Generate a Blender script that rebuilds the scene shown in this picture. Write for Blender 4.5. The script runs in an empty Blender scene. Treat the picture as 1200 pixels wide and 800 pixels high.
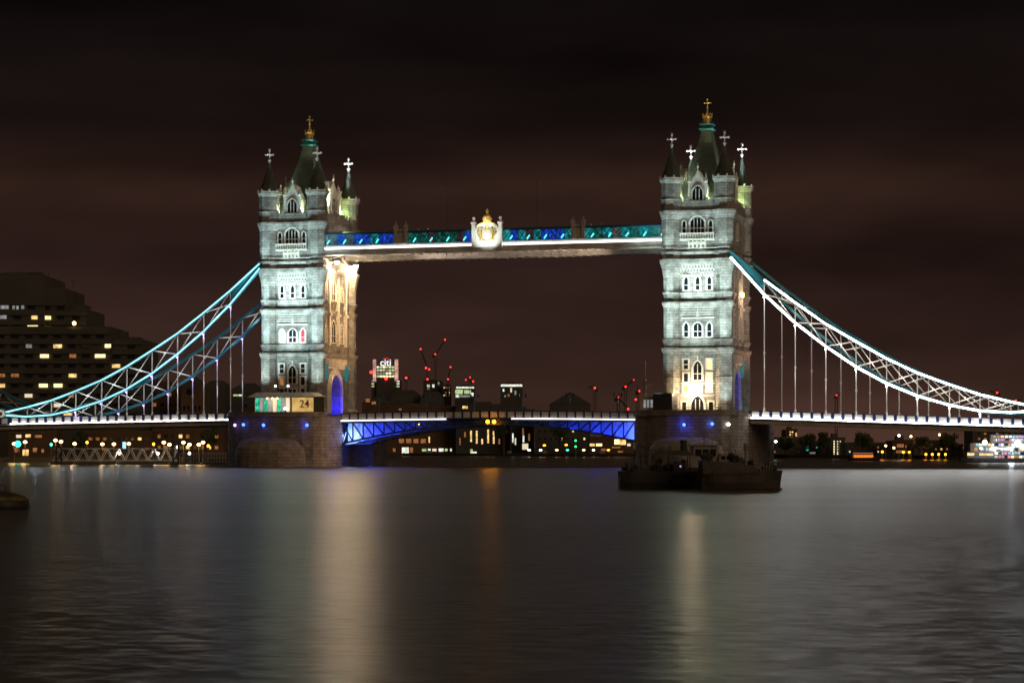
import bpy, math, random
from mathutils import Vector
random.seed(7)
S = bpy.context.scene
COL = S.collection

# ------------------------------------------------------------------ camera
TH = math.radians(16.2); FPX = 2676.0; YH = 525.0; CH = 3.5
CX, CY = 83.506, -417.14
FW = (-math.sin(TH), math.cos(TH)); RT = (math.cos(TH), math.sin(TH))
cd = bpy.data.cameras.new('camera'); cam = bpy.data.objects.new('camera', cd); COL.objects.link(cam)
cam.location = (CX, CY, CH); cam.rotation_euler = (math.radians(90), 0, TH)
cd.sensor_width = 36; cd.lens = FPX/1200*36; cd.shift_y = (YH-400)/1200
cd.clip_start = 1; cd.clip_end = 20000
S.camera = cam

# ------------------------------------------------------------------ night sky, faint glow, exposure
W = bpy.data.worlds.new('World'); S.world = W; W.use_nodes = True
nt = W.node_tree; N = nt.nodes; L = nt.links
for n in list(N): N.remove(n)
out = N.new('ShaderNodeOutputWorld'); bg = N.new('ShaderNodeBackground'); L.new(bg.outputs[0], out.inputs[0])
tc = N.new('ShaderNodeTexCoord'); sp = N.new('ShaderNodeSeparateXYZ'); L.new(tc.outputs['Generated'], sp.inputs[0])
mp = N.new('ShaderNodeMapping'); mp.inputs['Scale'].default_value = (1.9, 1.9, 8.0); mp.inputs['Location'].default_value = (4.3, 1.2, .75)
L.new(tc.outputs['Generated'], mp.inputs[0])
nz = N.new('ShaderNodeTexNoise'); nz.inputs['Scale'].default_value = 2.0; nz.inputs['Detail'].default_value = 3.5; nz.inputs['Roughness'].default_value = .55; nz.inputs['Distortion'].default_value = 0
L.new(mp.outputs[0], nz.inputs['Vector'])
ramp = N.new('ShaderNodeValToRGB'); L.new(sp.outputs['Z'], ramp.inputs[0])
cr = ramp.color_ramp; cr.elements[0].position = 0.0; cr.elements[0].color = (.042, .0200, .0138, 1)
cr.elements[1].position = .21; cr.elements[1].color = (.0032, .0022, .0024, 1)
e = cr.elements.new(.42); e.color = (.060, .042, .025, 1)
e = cr.elements.new(.05); e.color = (.0240, .0116, .0092, 1)
e = cr.elements.new(.085); e.color = (.0172, .0084, .0070, 1)
e = cr.elements.new(.112); e.color = (.0240, .0112, .0080, 1)
e = cr.elements.new(.14); e.color = (.0072, .0042, .0038, 1)
cl = N.new('ShaderNodeMapRange'); cl.inputs['From Min'].default_value = .36; cl.inputs['From Max'].default_value = .68
cl.inputs['To Min'].default_value = .66; cl.inputs['To Max'].default_value = 1.75
L.new(nz.outputs['Fac'], cl.inputs['Value'])
mul = N.new('ShaderNodeVectorMath'); mul.operation = 'SCALE'; L.new(ramp.outputs[0], mul.inputs[0]); L.new(cl.outputs[0], mul.inputs['Scale'])
L.new(mul.outputs[0], bg.inputs['Color']); bg.inputs['Strength'].default_value = 1.0

sd = bpy.data.lights.new('city_glow', 'SUN'); sd.energy = .40; sd.angle = math.radians(25); sd.color = (1, .66, .40)
so = bpy.data.objects.new('city_glow', sd); COL.objects.link(so)
so.rotation_euler = Vector((-.80, .62, -.26)).to_track_quat('-Z', 'Y').to_euler()

hull_later = []
S.view_settings.view_transform = 'Standard'; S.view_settings.look = 'None'
S.view_settings.exposure = 0; S.view_settings.gamma = 1
S.render.engine = 'CYCLES'
S.cycles.use_denoising = True; S.cycles.max_bounces = 5; S.cycles.sample_clamp_indirect = 4; S.cycles.use_light_tree = True

# ------------------------------------------------------------------ pixel -> metres helpers (reference of 1200 x 800)
def at(px, py, d):
    u = (px-600)/FPX*d
    return Vector((CX+FW[0]*d+RT[0]*u, CY+FW[1]*d+RT[1]*u, CH+(YH-py)/FPX*d))
def atY(px, py, Y):
    u = (px-600)/FPX; D = (FW[0]+u*RT[0], FW[1]+u*RT[1]); t = (Y-CY)/D[1]
    return Vector((CX+D[0]*t, Y, CH+(YH-py)/FPX*t))

# ------------------------------------------------------------------ materials
def pbsdf(m):
    return m.node_tree.nodes['Principled BSDF']
def mat(name, col, rough=.7, metal=0.0, noise=.0, nscale=1.0, bump=0.0, spec=.5):
    m = bpy.data.materials.new(name); m.use_nodes = True; t = m.node_tree; b = pbsdf(m)
    b.inputs['Base Color'].default_value = (*col, 1); b.inputs['Roughness'].default_value = rough
    b.inputs['Metallic'].default_value = metal; b.inputs['Specular IOR Level'].default_value = spec
    if noise or bump:
        c = t.nodes.new('ShaderNodeTexCoord'); n = t.nodes.new('ShaderNodeTexNoise')
        n.inputs['Scale'].default_value = nscale; n.inputs['Detail'].default_value = 6
        t.links.new(c.outputs['Object'], n.inputs['Vector'])
        if noise:
            mr = t.nodes.new('ShaderNodeMapRange'); mr.inputs['From Min'].default_value = .3; mr.inputs['From Max'].default_value = .7
            mr.inputs['To Min'].default_value = 1-noise; mr.inputs['To Max'].default_value = 1+noise
            t.links.new(n.outputs['Fac'], mr.inputs['Value'])
            v = t.nodes.new('ShaderNodeVectorMath'); v.operation = 'SCALE'; v.inputs[0].default_value = col
            t.links.new(mr.outputs[0], v.inputs['Scale']); t.links.new(v.outputs[0], b.inputs['Base Color'])
        if bump:
            bp = t.nodes.new('ShaderNodeBump'); bp.inputs['Strength'].default_value = bump; bp.inputs['Distance'].default_value = .1
            t.links.new(n.outputs['Fac'], bp.inputs['Height']); t.links.new(bp.outputs[0], b.inputs['Normal'])
    return m
def stone(name, c1, c2, cm, bw=1.1, bh=.45, noise=.18, bump=.6):
    m = bpy.data.materials.new(name); m.use_nodes = True; t = m.node_tree; b = pbsdf(m); Nn = t.nodes; K = t.links
    b.inputs['Roughness'].default_value = .85
    c = Nn.new('ShaderNodeTexCoord'); s = Nn.new('ShaderNodeSeparateXYZ'); K.new(c.outputs['Object'], s.inputs[0])
    a = Nn.new('ShaderNodeMath'); a.operation = 'ADD'; K.new(s.outputs['X'], a.inputs[0]); K.new(s.outputs['Y'], a.inputs[1])
    cb = Nn.new('ShaderNodeCombineXYZ'); K.new(a.outputs[0], cb.inputs['X']); K.new(s.outputs['Z'], cb.inputs['Y'])
    br = Nn.new('ShaderNodeTexBrick'); K.new(cb.outputs[0], br.inputs['Vector'])
    br.inputs['Color1'].default_value = (*c1, 1); br.inputs['Color2'].default_value = (*c2, 1); br.inputs['Mortar'].default_value = (*cm, 1)
    br.inputs['Scale'].default_value = 1; br.inputs['Brick Width'].default_value = bw; br.inputs['Row Height'].default_value = bh
    br.inputs['Mortar Size'].default_value = .035; br.inputs['Mortar Smooth'].default_value = .4
    n = Nn.new('ShaderNodeTexNoise'); n.inputs['Scale'].default_value = .7; n.inputs['Detail'].default_value = 8; n.inputs['Roughness'].default_value = .65
    K.new(c.outputs['Object'], n.inputs['Vector'])
    mr = Nn.new('ShaderNodeMapRange'); mr.inputs['From Min'].default_value = .3; mr.inputs['From Max'].default_value = .7
    mr.inputs['To Min'].default_value = 1-noise*1.6; mr.inputs['To Max'].default_value = 1+noise
    K.new(n.outputs['Fac'], mr.inputs['Value'])
    v = Nn.new('ShaderNodeVectorMath'); v.operation = 'SCALE'; K.new(br.outputs['Color'], v.inputs[0]); K.new(mr.outputs[0], v.inputs['Scale'])
    K.new(v.outputs[0], b.inputs['Base Color'])
    bp = Nn.new('ShaderNodeBump'); bp.invert = True; bp.inputs['Strength'].default_value = bump; bp.inputs['Distance'].default_value = .06
    K.new(br.outputs['Fac'], bp.inputs['Height'])
    n2 = Nn.new('ShaderNodeTexNoise'); n2.inputs['Scale'].default_value = 5; n2.inputs['Detail'].default_value = 5; K.new(c.outputs['Object'], n2.inputs['Vector'])
    b2 = Nn.new('ShaderNodeBump'); b2.inputs['Strength'].default_value = .5; b2.inputs['Distance'].default_value = .05
    K.new(n2.outputs['Fac'], b2.inputs['Height']); K.new(bp.outputs[0], b2.inputs['Normal']); K.new(b2.outputs[0], b.inputs['Normal'])
    return m
def emit(name, col, st, var=0.0, vscale=1.0):
    m = bpy.data.materials.new(name); m.use_nodes = True; b = pbsdf(m); t = m.node_tree
    b.inputs['Base Color'].default_value = (*[min(1, c*.5) for c in col], 1)
    b.inputs['Emission Color'].default_value = (*col, 1); b.inputs['Emission Strength'].default_value = st
    if var:
        c = t.nodes.new('ShaderNodeTexCoord'); n = t.nodes.new('ShaderNodeTexNoise'); n.inputs['Scale'].default_value = vscale; n.inputs['Detail'].default_value = 3
        t.links.new(c.outputs['Object'], n.inputs['Vector'])
        mr = t.nodes.new('ShaderNodeMapRange'); mr.inputs['From Min'].default_value = .35; mr.inputs['From Max'].default_value = .65
        mr.inputs['To Min'].default_value = st*(1-var); mr.inputs['To Max'].default_value = st*(1+var)
        t.links.new(n.outputs['Fac'], mr.inputs['Value']); t.links.new(mr.outputs[0], b.inputs['Emission Strength'])
    return m
M = {}
M['stone'] = stone('portland_and_granite_stone', (.37, .36, .33), (.28, .27, .25), (.14, .14, .13), 1.15, .5, .36, 1.0)
M['trim'] = mat('pale_carved_stone', (.66, .65, .60), .8, noise=.30, nscale=2.5, bump=.5)
M['pier'] = stone('dark_granite_blocks', (.26, .22, .18), (.19, .16, .135), (.08, .07, .06), 1.5, .62, .25, .9)
M['slate'] = stone('slate_roof', (.11, .135, .115), (.085, .11, .095), (.02, .025, .025), .5, .35)
M['gold'] = mat('gilding', (.85, .62, .20), .4, .35)
M['whitemet'] = mat('white_painted_finial', (.8, .8, .8), .5)
M['glass'] = mat('dark_glass', (.012, .015, .02), .12)
M['teal'] = mat('teal_painted_steel', (.035, .20, .25), .4, noise=.12, nscale=.7)
M['navy'] = mat('navy_painted_steel', (.015, .04, .12), .4, noise=.12, nscale=.7)
M['paleblue'] = mat('pale_blue_painted_steel', (.45, .58, .66), .45, noise=.1, nscale=.6)
M['white'] = mat('white_painted_steel', (.78, .78, .76), .5, noise=.1, nscale=.5)
M['lattice'] = mat('off_white_painted_lattice', (.62, .60, .56), .5, noise=.1, nscale=.5)
M['bronze'] = mat('brown_stone_soffit', (.44, .40, .35), .7, noise=.2, nscale=.6, bump=.3)
M['asphalt'] = mat('asphalt', (.05, .05, .05), .85, noise=.2, nscale=2)
M['darkmet'] = mat('dark_painted_metal', (.03, .03, .032), .45, noise=.2, nscale=1)
M['conc'] = mat('brown_concrete', (.075, .073, .064), .9, noise=.25, nscale=.12, bump=.4)
M['conc2'] = mat('sooty_brick', (.12, .075, .05), .9, noise=.3, nscale=.15, bump=.4)
M['conc3'] = mat('dark_cladding', (.06, .06, .062), .6, noise=.25, nscale=.1)
M['quay'] = stone('quay_stone', (.10, .085, .07), (.075, .065, .055), (.03, .03, .025), 1.5, .6)
M['bark'] = mat('bark', (.06, .045, .03), .9, noise=.3, nscale=3, bump=.5)
M['leaf'] = mat('night_foliage', (.045, .07, .022), .8, noise=.5, nscale=.8)
M['hull'] = mat('tarred_steel_hull', (.022, .02, .018), .6, noise=.45, nscale=.9, bump=.4)
M['hull2'] = mat('worn_grey_brown_hull', (.042, .037, .030), .6, noise=.4, nscale=1.1, bump=.4)
M['rust'] = mat('rusty_waterline', (.10, .05, .02), .8, noise=.5, nscale=2)
M['cabin'] = mat('weathered_cabin_paint', (.20, .185, .16), .6, noise=.3, nscale=1.3)
M['tyre'] = mat('rubber', (.015, .015, .015), .9)
M['buoy'] = mat('weedy_yellow_paint', (.12, .10, .012), .7, noise=.6, nscale=2)
M['led_cool'] = emit('cool_white_led', (1.0, .95, .90), 19.0, .6, .9)
M['led_warmw'] = emit('warm_white_led', (1.0, .93, .86), 6.5, .7, .9)
M['led_cyan'] = emit('cyan_led', (.22, .80, .95), 1.25, .25, .06)
M['led_ice'] = emit('ice_blue_led', (.34, .88, 1.0), 1.5, .3, .05)
M['led_soft'] = emit('soft_white_led', (1.0, .95, .93), 1.7, .25, .4)
M['led_walk'] = emit('walkway_led', (1.0, .95, .92), 3.2, .35, .3)
M['led_white'] = emit('bright_white_led', (1.0, .98, .92), 19, .6, .5)
M['lamp_warm'] = emit('warm_lamp', (1.0, .62, .22), 9)
M['lamp_orange'] = emit('sodium_lamp', (1.0, .30, .012), 10)
M['lamp_white'] = emit('white_lamp', (.95, 1.0, .95), 9)
M['lamp_violet'] = emit('violet_lamp', (.55, .40, 1.0), 2.5)
M['lamp_blue'] = emit('blue_marker', (.03, .08, 1.0), 9)
M['lamp_red'] = emit('red_warning', (1.0, .03, .03), 4.5)
M['lamp_green'] = emit('green_signal', (.03, .9, .25), 3)
M['lamp_teal'] = emit('teal_signal', (.03, .9, .6), 5)
M['win_warm'] = emit('warm_lit_window', (1.0, .66, .25), 1.0, .5, .8)
M['win_yel'] = emit('yellow_lit_window', (1.0, .76, .34), 1.8, .3, .8)
M['win_dim'] = emit('dim_orange_window', (1.0, .42, .14), .22, .6, 1.2)
M['win_white'] = emit('pale_lit_window', (.95, 1.0, .85), .9, .5, .8)
M['win_grn'] = emit('greenish_lit_window', (.75, 1.0, .45), .6, .5, .8)
M['win_grey'] = emit('faint_grey_window', (.8, .85, .9), .22, .5, .8)
M['win_red'] = emit('red_lit_window', (1.0, .05, .10), .7, .6, 1.4)
M['win_cream'] = emit('cream_lit_window', (1.0, .85, .6), .8)
M['k_green'] = emit('green_lit_glass', (.05, .75, .45), .55, .7, 1.6)
M['k_gold'] = emit('gold_lit_panel', (1.0, .64, .20), .5, .25, 1.1)
M['sign_white'] = emit('white_sign_letters', (1, 1, 1), 1.1)
M['sign_red'] = emit('red_sign_arc', (1, .05, .05), 1.6)
M['w_blue'] = emit('blue_lit_glazing', (.02, .10, 1.0), .42, .9, 1.7)
M['w_cyan'] = emit('cyan_lit_glazing', (.02, .55, .62), .30, .9, 1.9)
M['w_green'] = emit('sea_green_lit_glazing', (.03, .40, .32), .17, .9, 1.9)
M['w_plum'] = emit('plum_lit_glazing', (.22, .08, .14), .16, .8, 1.9)
M['w_grey'] = emit('grey_lit_glazing', (.30, .34, .36), .18, .8, 1.9)
M['led_dot'] = emit('cyan_led_dot', (.10, .95, .95), 2.2)
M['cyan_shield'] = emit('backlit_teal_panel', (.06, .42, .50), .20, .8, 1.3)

# ------------------------------------------------------------------ mesh builder
class MB:
    def __init__(s): s.v = []; s.f = []
    def add(s, vs, fs):
        o = len(s.v); s.v += [tuple(v) for v in vs]; s.f += [tuple(i+o for i in f) for f in fs]; return s
    def box(s, x0, x1, y0, y1, z0, z1):
        return s.add([(x0,y0,z0),(x1,y0,z0),(x1,y1,z0),(x0,y1,z0),(x0,y0,z1),(x1,y0,z1),(x1,y1,z1),(x0,y1,z1)],
            [(3,2,1,0),(4,5,6,7),(0,1,5,4),(1,2,6,5),(2,3,7,6),(3,0,4,7)])
    def beam(s, p, q, w, h, up=(0,0,1)):
        p = Vector(p); q = Vector(q); d = (q-p).normalized(); u = Vector(up)
        if abs(d.dot(u)) > .98: u = Vector((0,1,0))
        r = d.cross(u).normalized(); u = r.cross(d).normalized()
        vs = []
        for b in (p, q):
            for a, c in ((-1,-1),(1,-1),(1,1),(-1,1)): vs.append(b+r*a*w/2+u*c*h/2)
        return s.add(vs, [(3,2,1,0),(4,5,6,7),(0,1,5,4),(1,2,6,5),(2,3,7,6),(3,0,4,7)])
    def tube(s, p, q, r0, r1=None, n=8):
        r1 = r0 if r1 is None else r1
        p = Vector(p); q = Vector(q); d = (q-p).normalized(); u = Vector((0,0,1)) if abs(d.z) < .95 else Vector((1,0,0))
        a = d.cross(u).normalized(); b = a.cross(d).normalized(); vs = []
        for c, r in ((p, r0), (q, r1)):
            for i in range(n):
                t = 2*math.pi*i/n; vs.append(c+a*math.cos(t)*r+b*math.sin(t)*r)
        fs = [(i, (i+1) % n, n+(i+1) % n, n+i) for i in range(n)] + [tuple(range(n))[::-1], tuple(range(n, 2*n))]
        return s.add(vs, fs)
    def lathe(s, prof, n=8, cx=0, cy=0, rot=math.pi/8, sx=1, sy=1, apo=False):
        k = 1/math.cos(math.pi/n) if apo else 1
        vs = []
        for z, r in prof:
            r = max(r, .004)
            for i in range(n):
                t = rot+2*math.pi*i/n; vs.append((cx+math.cos(t)*r*k*sx, cy+math.sin(t)*r*k*sy, z))
        fs = []
        for j in range(len(prof)-1):
            for i in range(n):
                fs.append((j*n+i, j*n+(i+1) % n, (j+1)*n+(i+1) % n, (j+1)*n+i))
        fs += [tuple(range(n))[::-1], tuple(range((len(prof)-1)*n, len(prof)*n))]
        return s.add(vs, fs)
    def rectlathe(s, prof, cx=0, cy=0):      # prof: z, half x, half y
        vs = []
        for z, a, b in prof: vs += [(cx-a,cy-b,z),(cx+a,cy-b,z),(cx+a,cy+b,z),(cx-a,cy+b,z)]
        fs = []
        for j in range(len(prof)-1):
            for i in range(4): fs.append((j*4+i, j*4+(i+1) % 4, (j+1)*4+(i+1) % 4, (j+1)*4+i))
        m = len(prof)-1
        fs += [(3,2,1,0), (m*4, m*4+1, m*4+2, m*4+3)]
        return s.add(vs, fs)
    def prism(s, poly, f0, f1, tri=True):    # poly 2D; f0/f1 map (a,b)->3D
        n = len(poly); vs = [f0(*p) for p in poly]+[f1(*p) for p in poly]
        return s.add(vs, [(i, (i+1) % n, n+(i+1) % n, n+i) for i in range(n)]+[tuple(range(n))[::-1], tuple(range(n, 2*n))])
    def sphere(s, c, r, n=10, m=6, sz=1):
        prof = [(c[2]-r*sz*math.cos(math.pi*j/m), r*math.sin(math.pi*j/m)) for j in range(m+1)]
        return s.lathe(prof, n, c[0], c[1])
    def build(s, name, material, parent=None, smooth=False):
        me = bpy.data.meshes.new(name)
        o3 = parent_origin(parent)
        me.from_pydata([(x-o3[0], y-o3[1], z-o3[2]) for x, y, z in s.v], [], s.f)
        me.materials.append(material if not isinstance(material, str) else M[material])
        if smooth:
            for p in me.polygons: p.use_smooth = True
        me.update()
        import bmesh
        bm = bmesh.new(); bm.from_mesh(me); bmesh.ops.recalc_face_normals(bm, faces=bm.faces); bm.to_mesh(me); bm.free()
        o = bpy.data.objects.new(name, me); COL.objects.link(o)
        if parent: o.parent = parent
        return o
LOCALFRAME = set()
def parent_origin(p):        # bridge pieces are drawn in world metres; subtract where their parent already stands
    x = Vector((0, 0, 0))
    while p:
        if p.name in LOCALFRAME: return Vector((0, 0, 0))
        x = x + p.location; p = p.parent
    return x
def thing(name, label, cat, loc=(0,0,0), rotz=0, group=None, local=False):
    o = bpy.data.objects.new(name, None); COL.objects.link(o); o.location = loc; o.rotation_euler = (0,0,rotz)
    o.empty_display_size = .1
    o['label'] = label; o['category'] = cat
    if group: o['group'] = group
    if local: LOCALFRAME.add(o.name)
    return o
def tag(o, label, cat, group=None):
    o['label'] = label; o['category'] = cat
    if group: o['group'] = group
    return o
def struct(o, kind='structure'): o['kind'] = kind; return o
def lab(o, s): o['label'] = s; return o
def copy_tree(o, parent=None, pm=None):
    c = o.copy(); COL.objects.link(c)
    if parent: c.parent = parent
    for ch in list(o.children): copy_tree(ch, c)
    return c
def spot(loc, to, power, col, size=60, blend=.6, rad=.25):
    d = bpy.data.lights.new('flood', 'SPOT'); d.energy = power; d.color = col; d.spot_size = math.radians(size); d.spot_blend = blend; d.shadow_soft_size = rad
    o = bpy.data.objects.new('flood', d); COL.objects.link(o); o.location = loc
    o.rotation_euler = (Vector(to)-Vector(loc)).to_track_quat('-Z', 'Y').to_euler(); return o
def point(loc, power, col, rad=.15):
    d = bpy.data.lights.new('bulb', 'POINT'); d.energy = power; d.color = col; d.shadow_soft_size = rad
    o = bpy.data.objects.new('bulb', d); COL.objects.link(o); o.location = loc; return o

# ------------------------------------------------------------------ river and ground
def water_mat():
    m = bpy.data.materials.new('river_water'); m.use_nodes = True; t = m.node_tree; b = pbsdf(m); Nn = t.nodes; K = t.links
    b.inputs['Base Color'].default_value = (.035, .030, .020, 1); b.inputs['IOR'].default_value = 1.33
    c = Nn.new('ShaderNodeTexCoord')
    def noise(sx, sy, det, rough=.6, rot=-TH):
        mp = Nn.new('ShaderNodeMapping'); mp.inputs['Rotation'].default_value = (0, 0, rot); mp.inputs['Scale'].default_value = (sx, sy, 1)
        K.new(c.outputs['Object'], mp.inputs[0]); n = Nn.new('ShaderNodeTexNoise'); n.inputs['Scale'].default_value = 1.0
        n.inputs['Detail'].default_value = det; n.inputs['Roughness'].default_value = rough; K.new(mp.outputs[0], n.inputs['Vector']); return n
    n1 = noise(1.3, 2.2, 3, .6); n2 = noise(.02, .05, 4, rot=-TH+.15)
    sub = Nn.new('ShaderNodeVectorMath'); sub.operation = 'SUBTRACT'; sub.inputs[1].default_value = (.5, .5, .5); K.new(n1.outputs['Color'], sub.inputs[0])
    mr = Nn.new('ShaderNodeMapRange'); mr.inputs['From Min'].default_value = .35; mr.inputs['From Max'].default_value = .65
    mr.inputs['To Min'].default_value = .12; mr.inputs['To Max'].default_value = .30; K.new(n2.outputs['Fac'], mr.inputs['Value'])
    sc = Nn.new('ShaderNodeVectorMath'); sc.operation = 'SCALE'; K.new(sub.outputs[0], sc.inputs[0])
    sy = Nn.new('ShaderNodeSeparateXYZ'); K.new(c.outputs['Object'], sy.inputs[0])      # water lies calmer in the reach next to the bridge
    cm = Nn.new('ShaderNodeMapRange'); cm.interpolation_type = 'SMOOTHSTEP'; cm.inputs['From Min'].default_value = -360; cm.inputs['From Max'].default_value = -180
    cm.inputs['To Min'].default_value = 1.0; cm.inputs['To Max'].default_value = .30; K.new(sy.outputs['Y'], cm.inputs['Value'])
    mm = Nn.new('ShaderNodeMath'); mm.operation = 'MULTIPLY'; K.new(mr.outputs[0], mm.inputs[0]); K.new(cm.outputs[0], mm.inputs[1]); K.new(mm.outputs[0], sc.inputs['Scale'])
    rr = Nn.new('ShaderNodeMapRange'); rr.inputs['From Min'].default_value = .35; rr.inputs['From Max'].default_value = .65
    rr.inputs['To Min'].default_value = .280; rr.inputs['To Max'].default_value = .305; K.new(n2.outputs['Fac'], rr.inputs['Value']); K.new(rr.outputs[0], b.inputs['Roughness'])
    n3 = noise(.10, .16, 2, .5, rot=-TH+.1)      # long low swell
    s3 = Nn.new('ShaderNodeVectorMath'); s3.operation = 'SUBTRACT'; s3.inputs[1].default_value = (.5, .5, .5); K.new(n3.outputs['Color'], s3.inputs[0])
    s4 = Nn.new('ShaderNodeVectorMath'); s4.operation = 'SCALE'; s4.inputs['Scale'].default_value = .0; K.new(s3.outputs[0], s4.inputs[0])
    s5 = Nn.new('ShaderNodeVectorMath'); s5.operation = 'ADD'; K.new(sc.outputs[0], s5.inputs[0]); K.new(s4.outputs[0], s5.inputs[1])
    fl = Nn.new('ShaderNodeVectorMath'); fl.operation = 'MULTIPLY'; fl.inputs[1].default_value = (1, 1, 0); K.new(s5.outputs[0], fl.inputs[0])
    ad = Nn.new('ShaderNodeVectorMath'); ad.operation = 'ADD'; ad.inputs[1].default_value = (0, 0, 1); K.new(fl.outputs[0], ad.inputs[0])
    no = Nn.new('ShaderNodeVectorMath'); no.operation = 'NORMALIZE'; K.new(ad.outputs[0], no.inputs[0]); K.new(no.outputs[0], b.inputs['Normal'])
    return m
w = MB(); w.add([(-9000,-700,0),(9000,-700,0),(9000,12000,0),(-9000,12000,0)], [(0,1,2,3)])
struct(w.build('river', water_mat()))

# north bank (left) and far banks, as embanked ground
def bank(name, pts, top, material='quay'):
    b = MB(); b.prism(pts, lambda x, y: (x, y, -2), lambda x, y: (x, y, top)); return struct(b.build(name, material))
q = lambda px, d: tuple(at(px, 525, d)[:2])
bank('ground', [q(-500, 560), q(215, 560), q(300, 640), q(415, 760), q(470, 900), q(470, 3200), q(-1500, 3200)], 1.3)
bank('embankment', [q(472, 1060), q(760, 940), q(1020, 760), q(1500, 640), q(2600, 640), q(2600, 3200), q(472, 3200)], 1.2)

# ------------------------------------------------------------------ bridge: piers
def pier_outline(X, notch, side):
    h = 9.7; pts = []
    for i in range(13):                       # river-side nose towards the camera
        t = math.pi+math.pi*i/12; pts.append((X+h*math.cos(t), -16.5+7.5*math.sin(t)))
    right = [(X+h, -8.3), (X+h-4.5, -8.3), (X+h-4.5, 8.3), (X+h, 8.3)] if notch and side > 0 else []
    pts += right
    for i in range(13):
        t = math.pi*i/12; pts.append((X+h*math.cos(t), 16.5+7.5*math.sin(t)))
    if notch and side < 0: pts += [(X-h, 8.3), (X-h+4.5, 8.3), (X-h+4.5, -8.3), (X-h, -8.3)]
    return pts
def scale_outline(pts, X, k):
    return [(X+(x-X)*(1+k/9.7), y*(1+k/24)) for x, y in pts]
def make_pier(X, side, label):
    t = thing('bridge_pier', label, 'bridge pier', (X, 0, 0), group='granite piers of the bridge')
    lo = pier_outline(X, True, side); hi = pier_outline(X, False, side)
    b = MB(); b.prism(lo, lambda x, y: (x, y, -2), lambda x, y: (x, y, 8.3)); b.build('wall', 'pier', t)
    b = MB(); b.prism(hi, lambda x, y: (x, y, 8.302), lambda x, y: (x, y, 9.2)); b.build('upper_wall', 'pier', t)
    co = scale_outline(hi, X, .28)
    b = MB(); b.prism(co, lambda x, y: (x, y, 9.203), lambda x, y: (x, y, 9.6))
    inner = scale_outline(hi, X, -.5); n = len(hi)
    vs = [(x, y, 9.6) for x, y in hi]+[(x, y, 10.25) for x, y in hi]+[(x, y, 10.25) for x, y in inner]+[(x, y, 9.6) for x, y in inner]
    fs = []
    for i in range(n):
        j = (i+1) % n
        if abs(hi[i][1]) < 16.6 and abs(hi[j][1]) < 16.6 and abs(hi[i][0]-X) > 9 and abs(hi[i][0]-hi[j][0]) < .1: continue
        fs += [(i, j, n+j, n+i), (n+i, n+j, 2*n+j, 2*n+i), (2*n+i, 2*n+j, 3*n+j, 3*n+i)]
    b.add(vs, fs); b.build('coping', 'pier', t)
    b = MB(); b.lathe([(-2, 1), (2.0, 1), (3.6, .96), (4.8, .82), (5.5, .55), (5.8, 0)], 24, X+.6, -20.5, sx=6.8, sy=9.6)
    b.build('cutwater', 'pier', t); b = MB()
    b.lathe([(-2, 1), (2.0, 1), (3.6, .96), (4.8, .82), (5.5, .55), (5.8, 0)], 24, X, 20.5, sx=6.8, sy=9.6)
    b.build('cutwater', 'pier', t, smooth=False)
    return t
PL, PR = -79.0, 0.0
pierL = make_pier(PL+.3, 1, 'granite bridge pier under the left tower, with the lit kiosk on top')
pierR = make_pier(PR, -1, 'darker granite bridge pier under the right tower, behind the moored boats')

# ------------------------------------------------------------------ bridge: towers
TY = .4
TPROF = [(10.0,1.75),(10.9,1.75),(11.05,1.5),(16.2,1.5),(16.3,1.6),(16.5,1.6),(16.6,1.48),(20.7,1.48),(21.1,1.66),(21.5,1.8),(21.75,1.8),(21.8,1.25),(22.1,1.25),(22.6,1.42),
         (23.0,1.5),(23.15,1.62),(23.35,1.62),(23.4,1.4),(28.9,1.4),(29.3,1.5),(29.8,1.66),(30.15,1.7),(30.2,1.2),(30.6,1.2),(31.1,1.38),(31.6,1.5),(31.75,1.62),(31.95,1.62),(32.0,1.38),
         (34.6,1.42),(35.8,1.6),(36.9,1.88),(37.4,2.05),(37.9,2.1),(37.95,1.6),(38.4,1.6),(38.9,1.75),(39.1,1.88),(39.3,1.88),(39.35,1.5),(39.7,1.5),(39.9,1.85),(40.1,1.85),(40.15,1.72),
         (45.2,1.72),(45.7,1.9),(46.2,2.05),(46.6,2.15),(46.75,2.15),(46.8,1.8),(48.6,1.8),(48.7,1.88),(48.9,1.88),(49.0,1.78),(51.7,1.78),(52.0,1.95),(52.3,2.1),(52.5,2.1)]
def fleur(b, x, y, z, s=1.0):
    b.lathe([(z-.1, .16*s), (z+.25*s, .16*s), (z+.3*s, .3*s), (z+.45*s, .3*s), (z+.5*s, .11*s), (z+2.0*s, .10*s)], 8, x, y)
    for dx, dy in ((1,0),(-1,0),(0,1),(0,-1)):
        b.tube((x, y, z+1.35*s), (x+dx*.62*s, y+dy*.62*s, z+1.35*s), .12*s, .10*s, 6)
        b.sphere((x+dx*.66*s, y+dy*.66*s, z+1.35*s), .2*s, 8, 4)
    b.sphere((x, y, z+2.1*s), .22*s, 8, 4, 1.5); b.sphere((x, y, z+1.35*s), .24*s, 8, 4)
def arch_poly(w, h, rise, n=6):        # half width w, springing h, pointed arch of given rise
    p = [(-w, 0), (w, 0)]
    for i in range(n+1):
        t = i/n; p.append((w*(1-t)**.55 if t < 1 else 0, h+rise*(t**.85)))
    for i in range(n-1, -1, -1):
        t = i/n; p.append((-w*(1-t)**.55, h+rise*(t**.85)))
    return p
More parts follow.
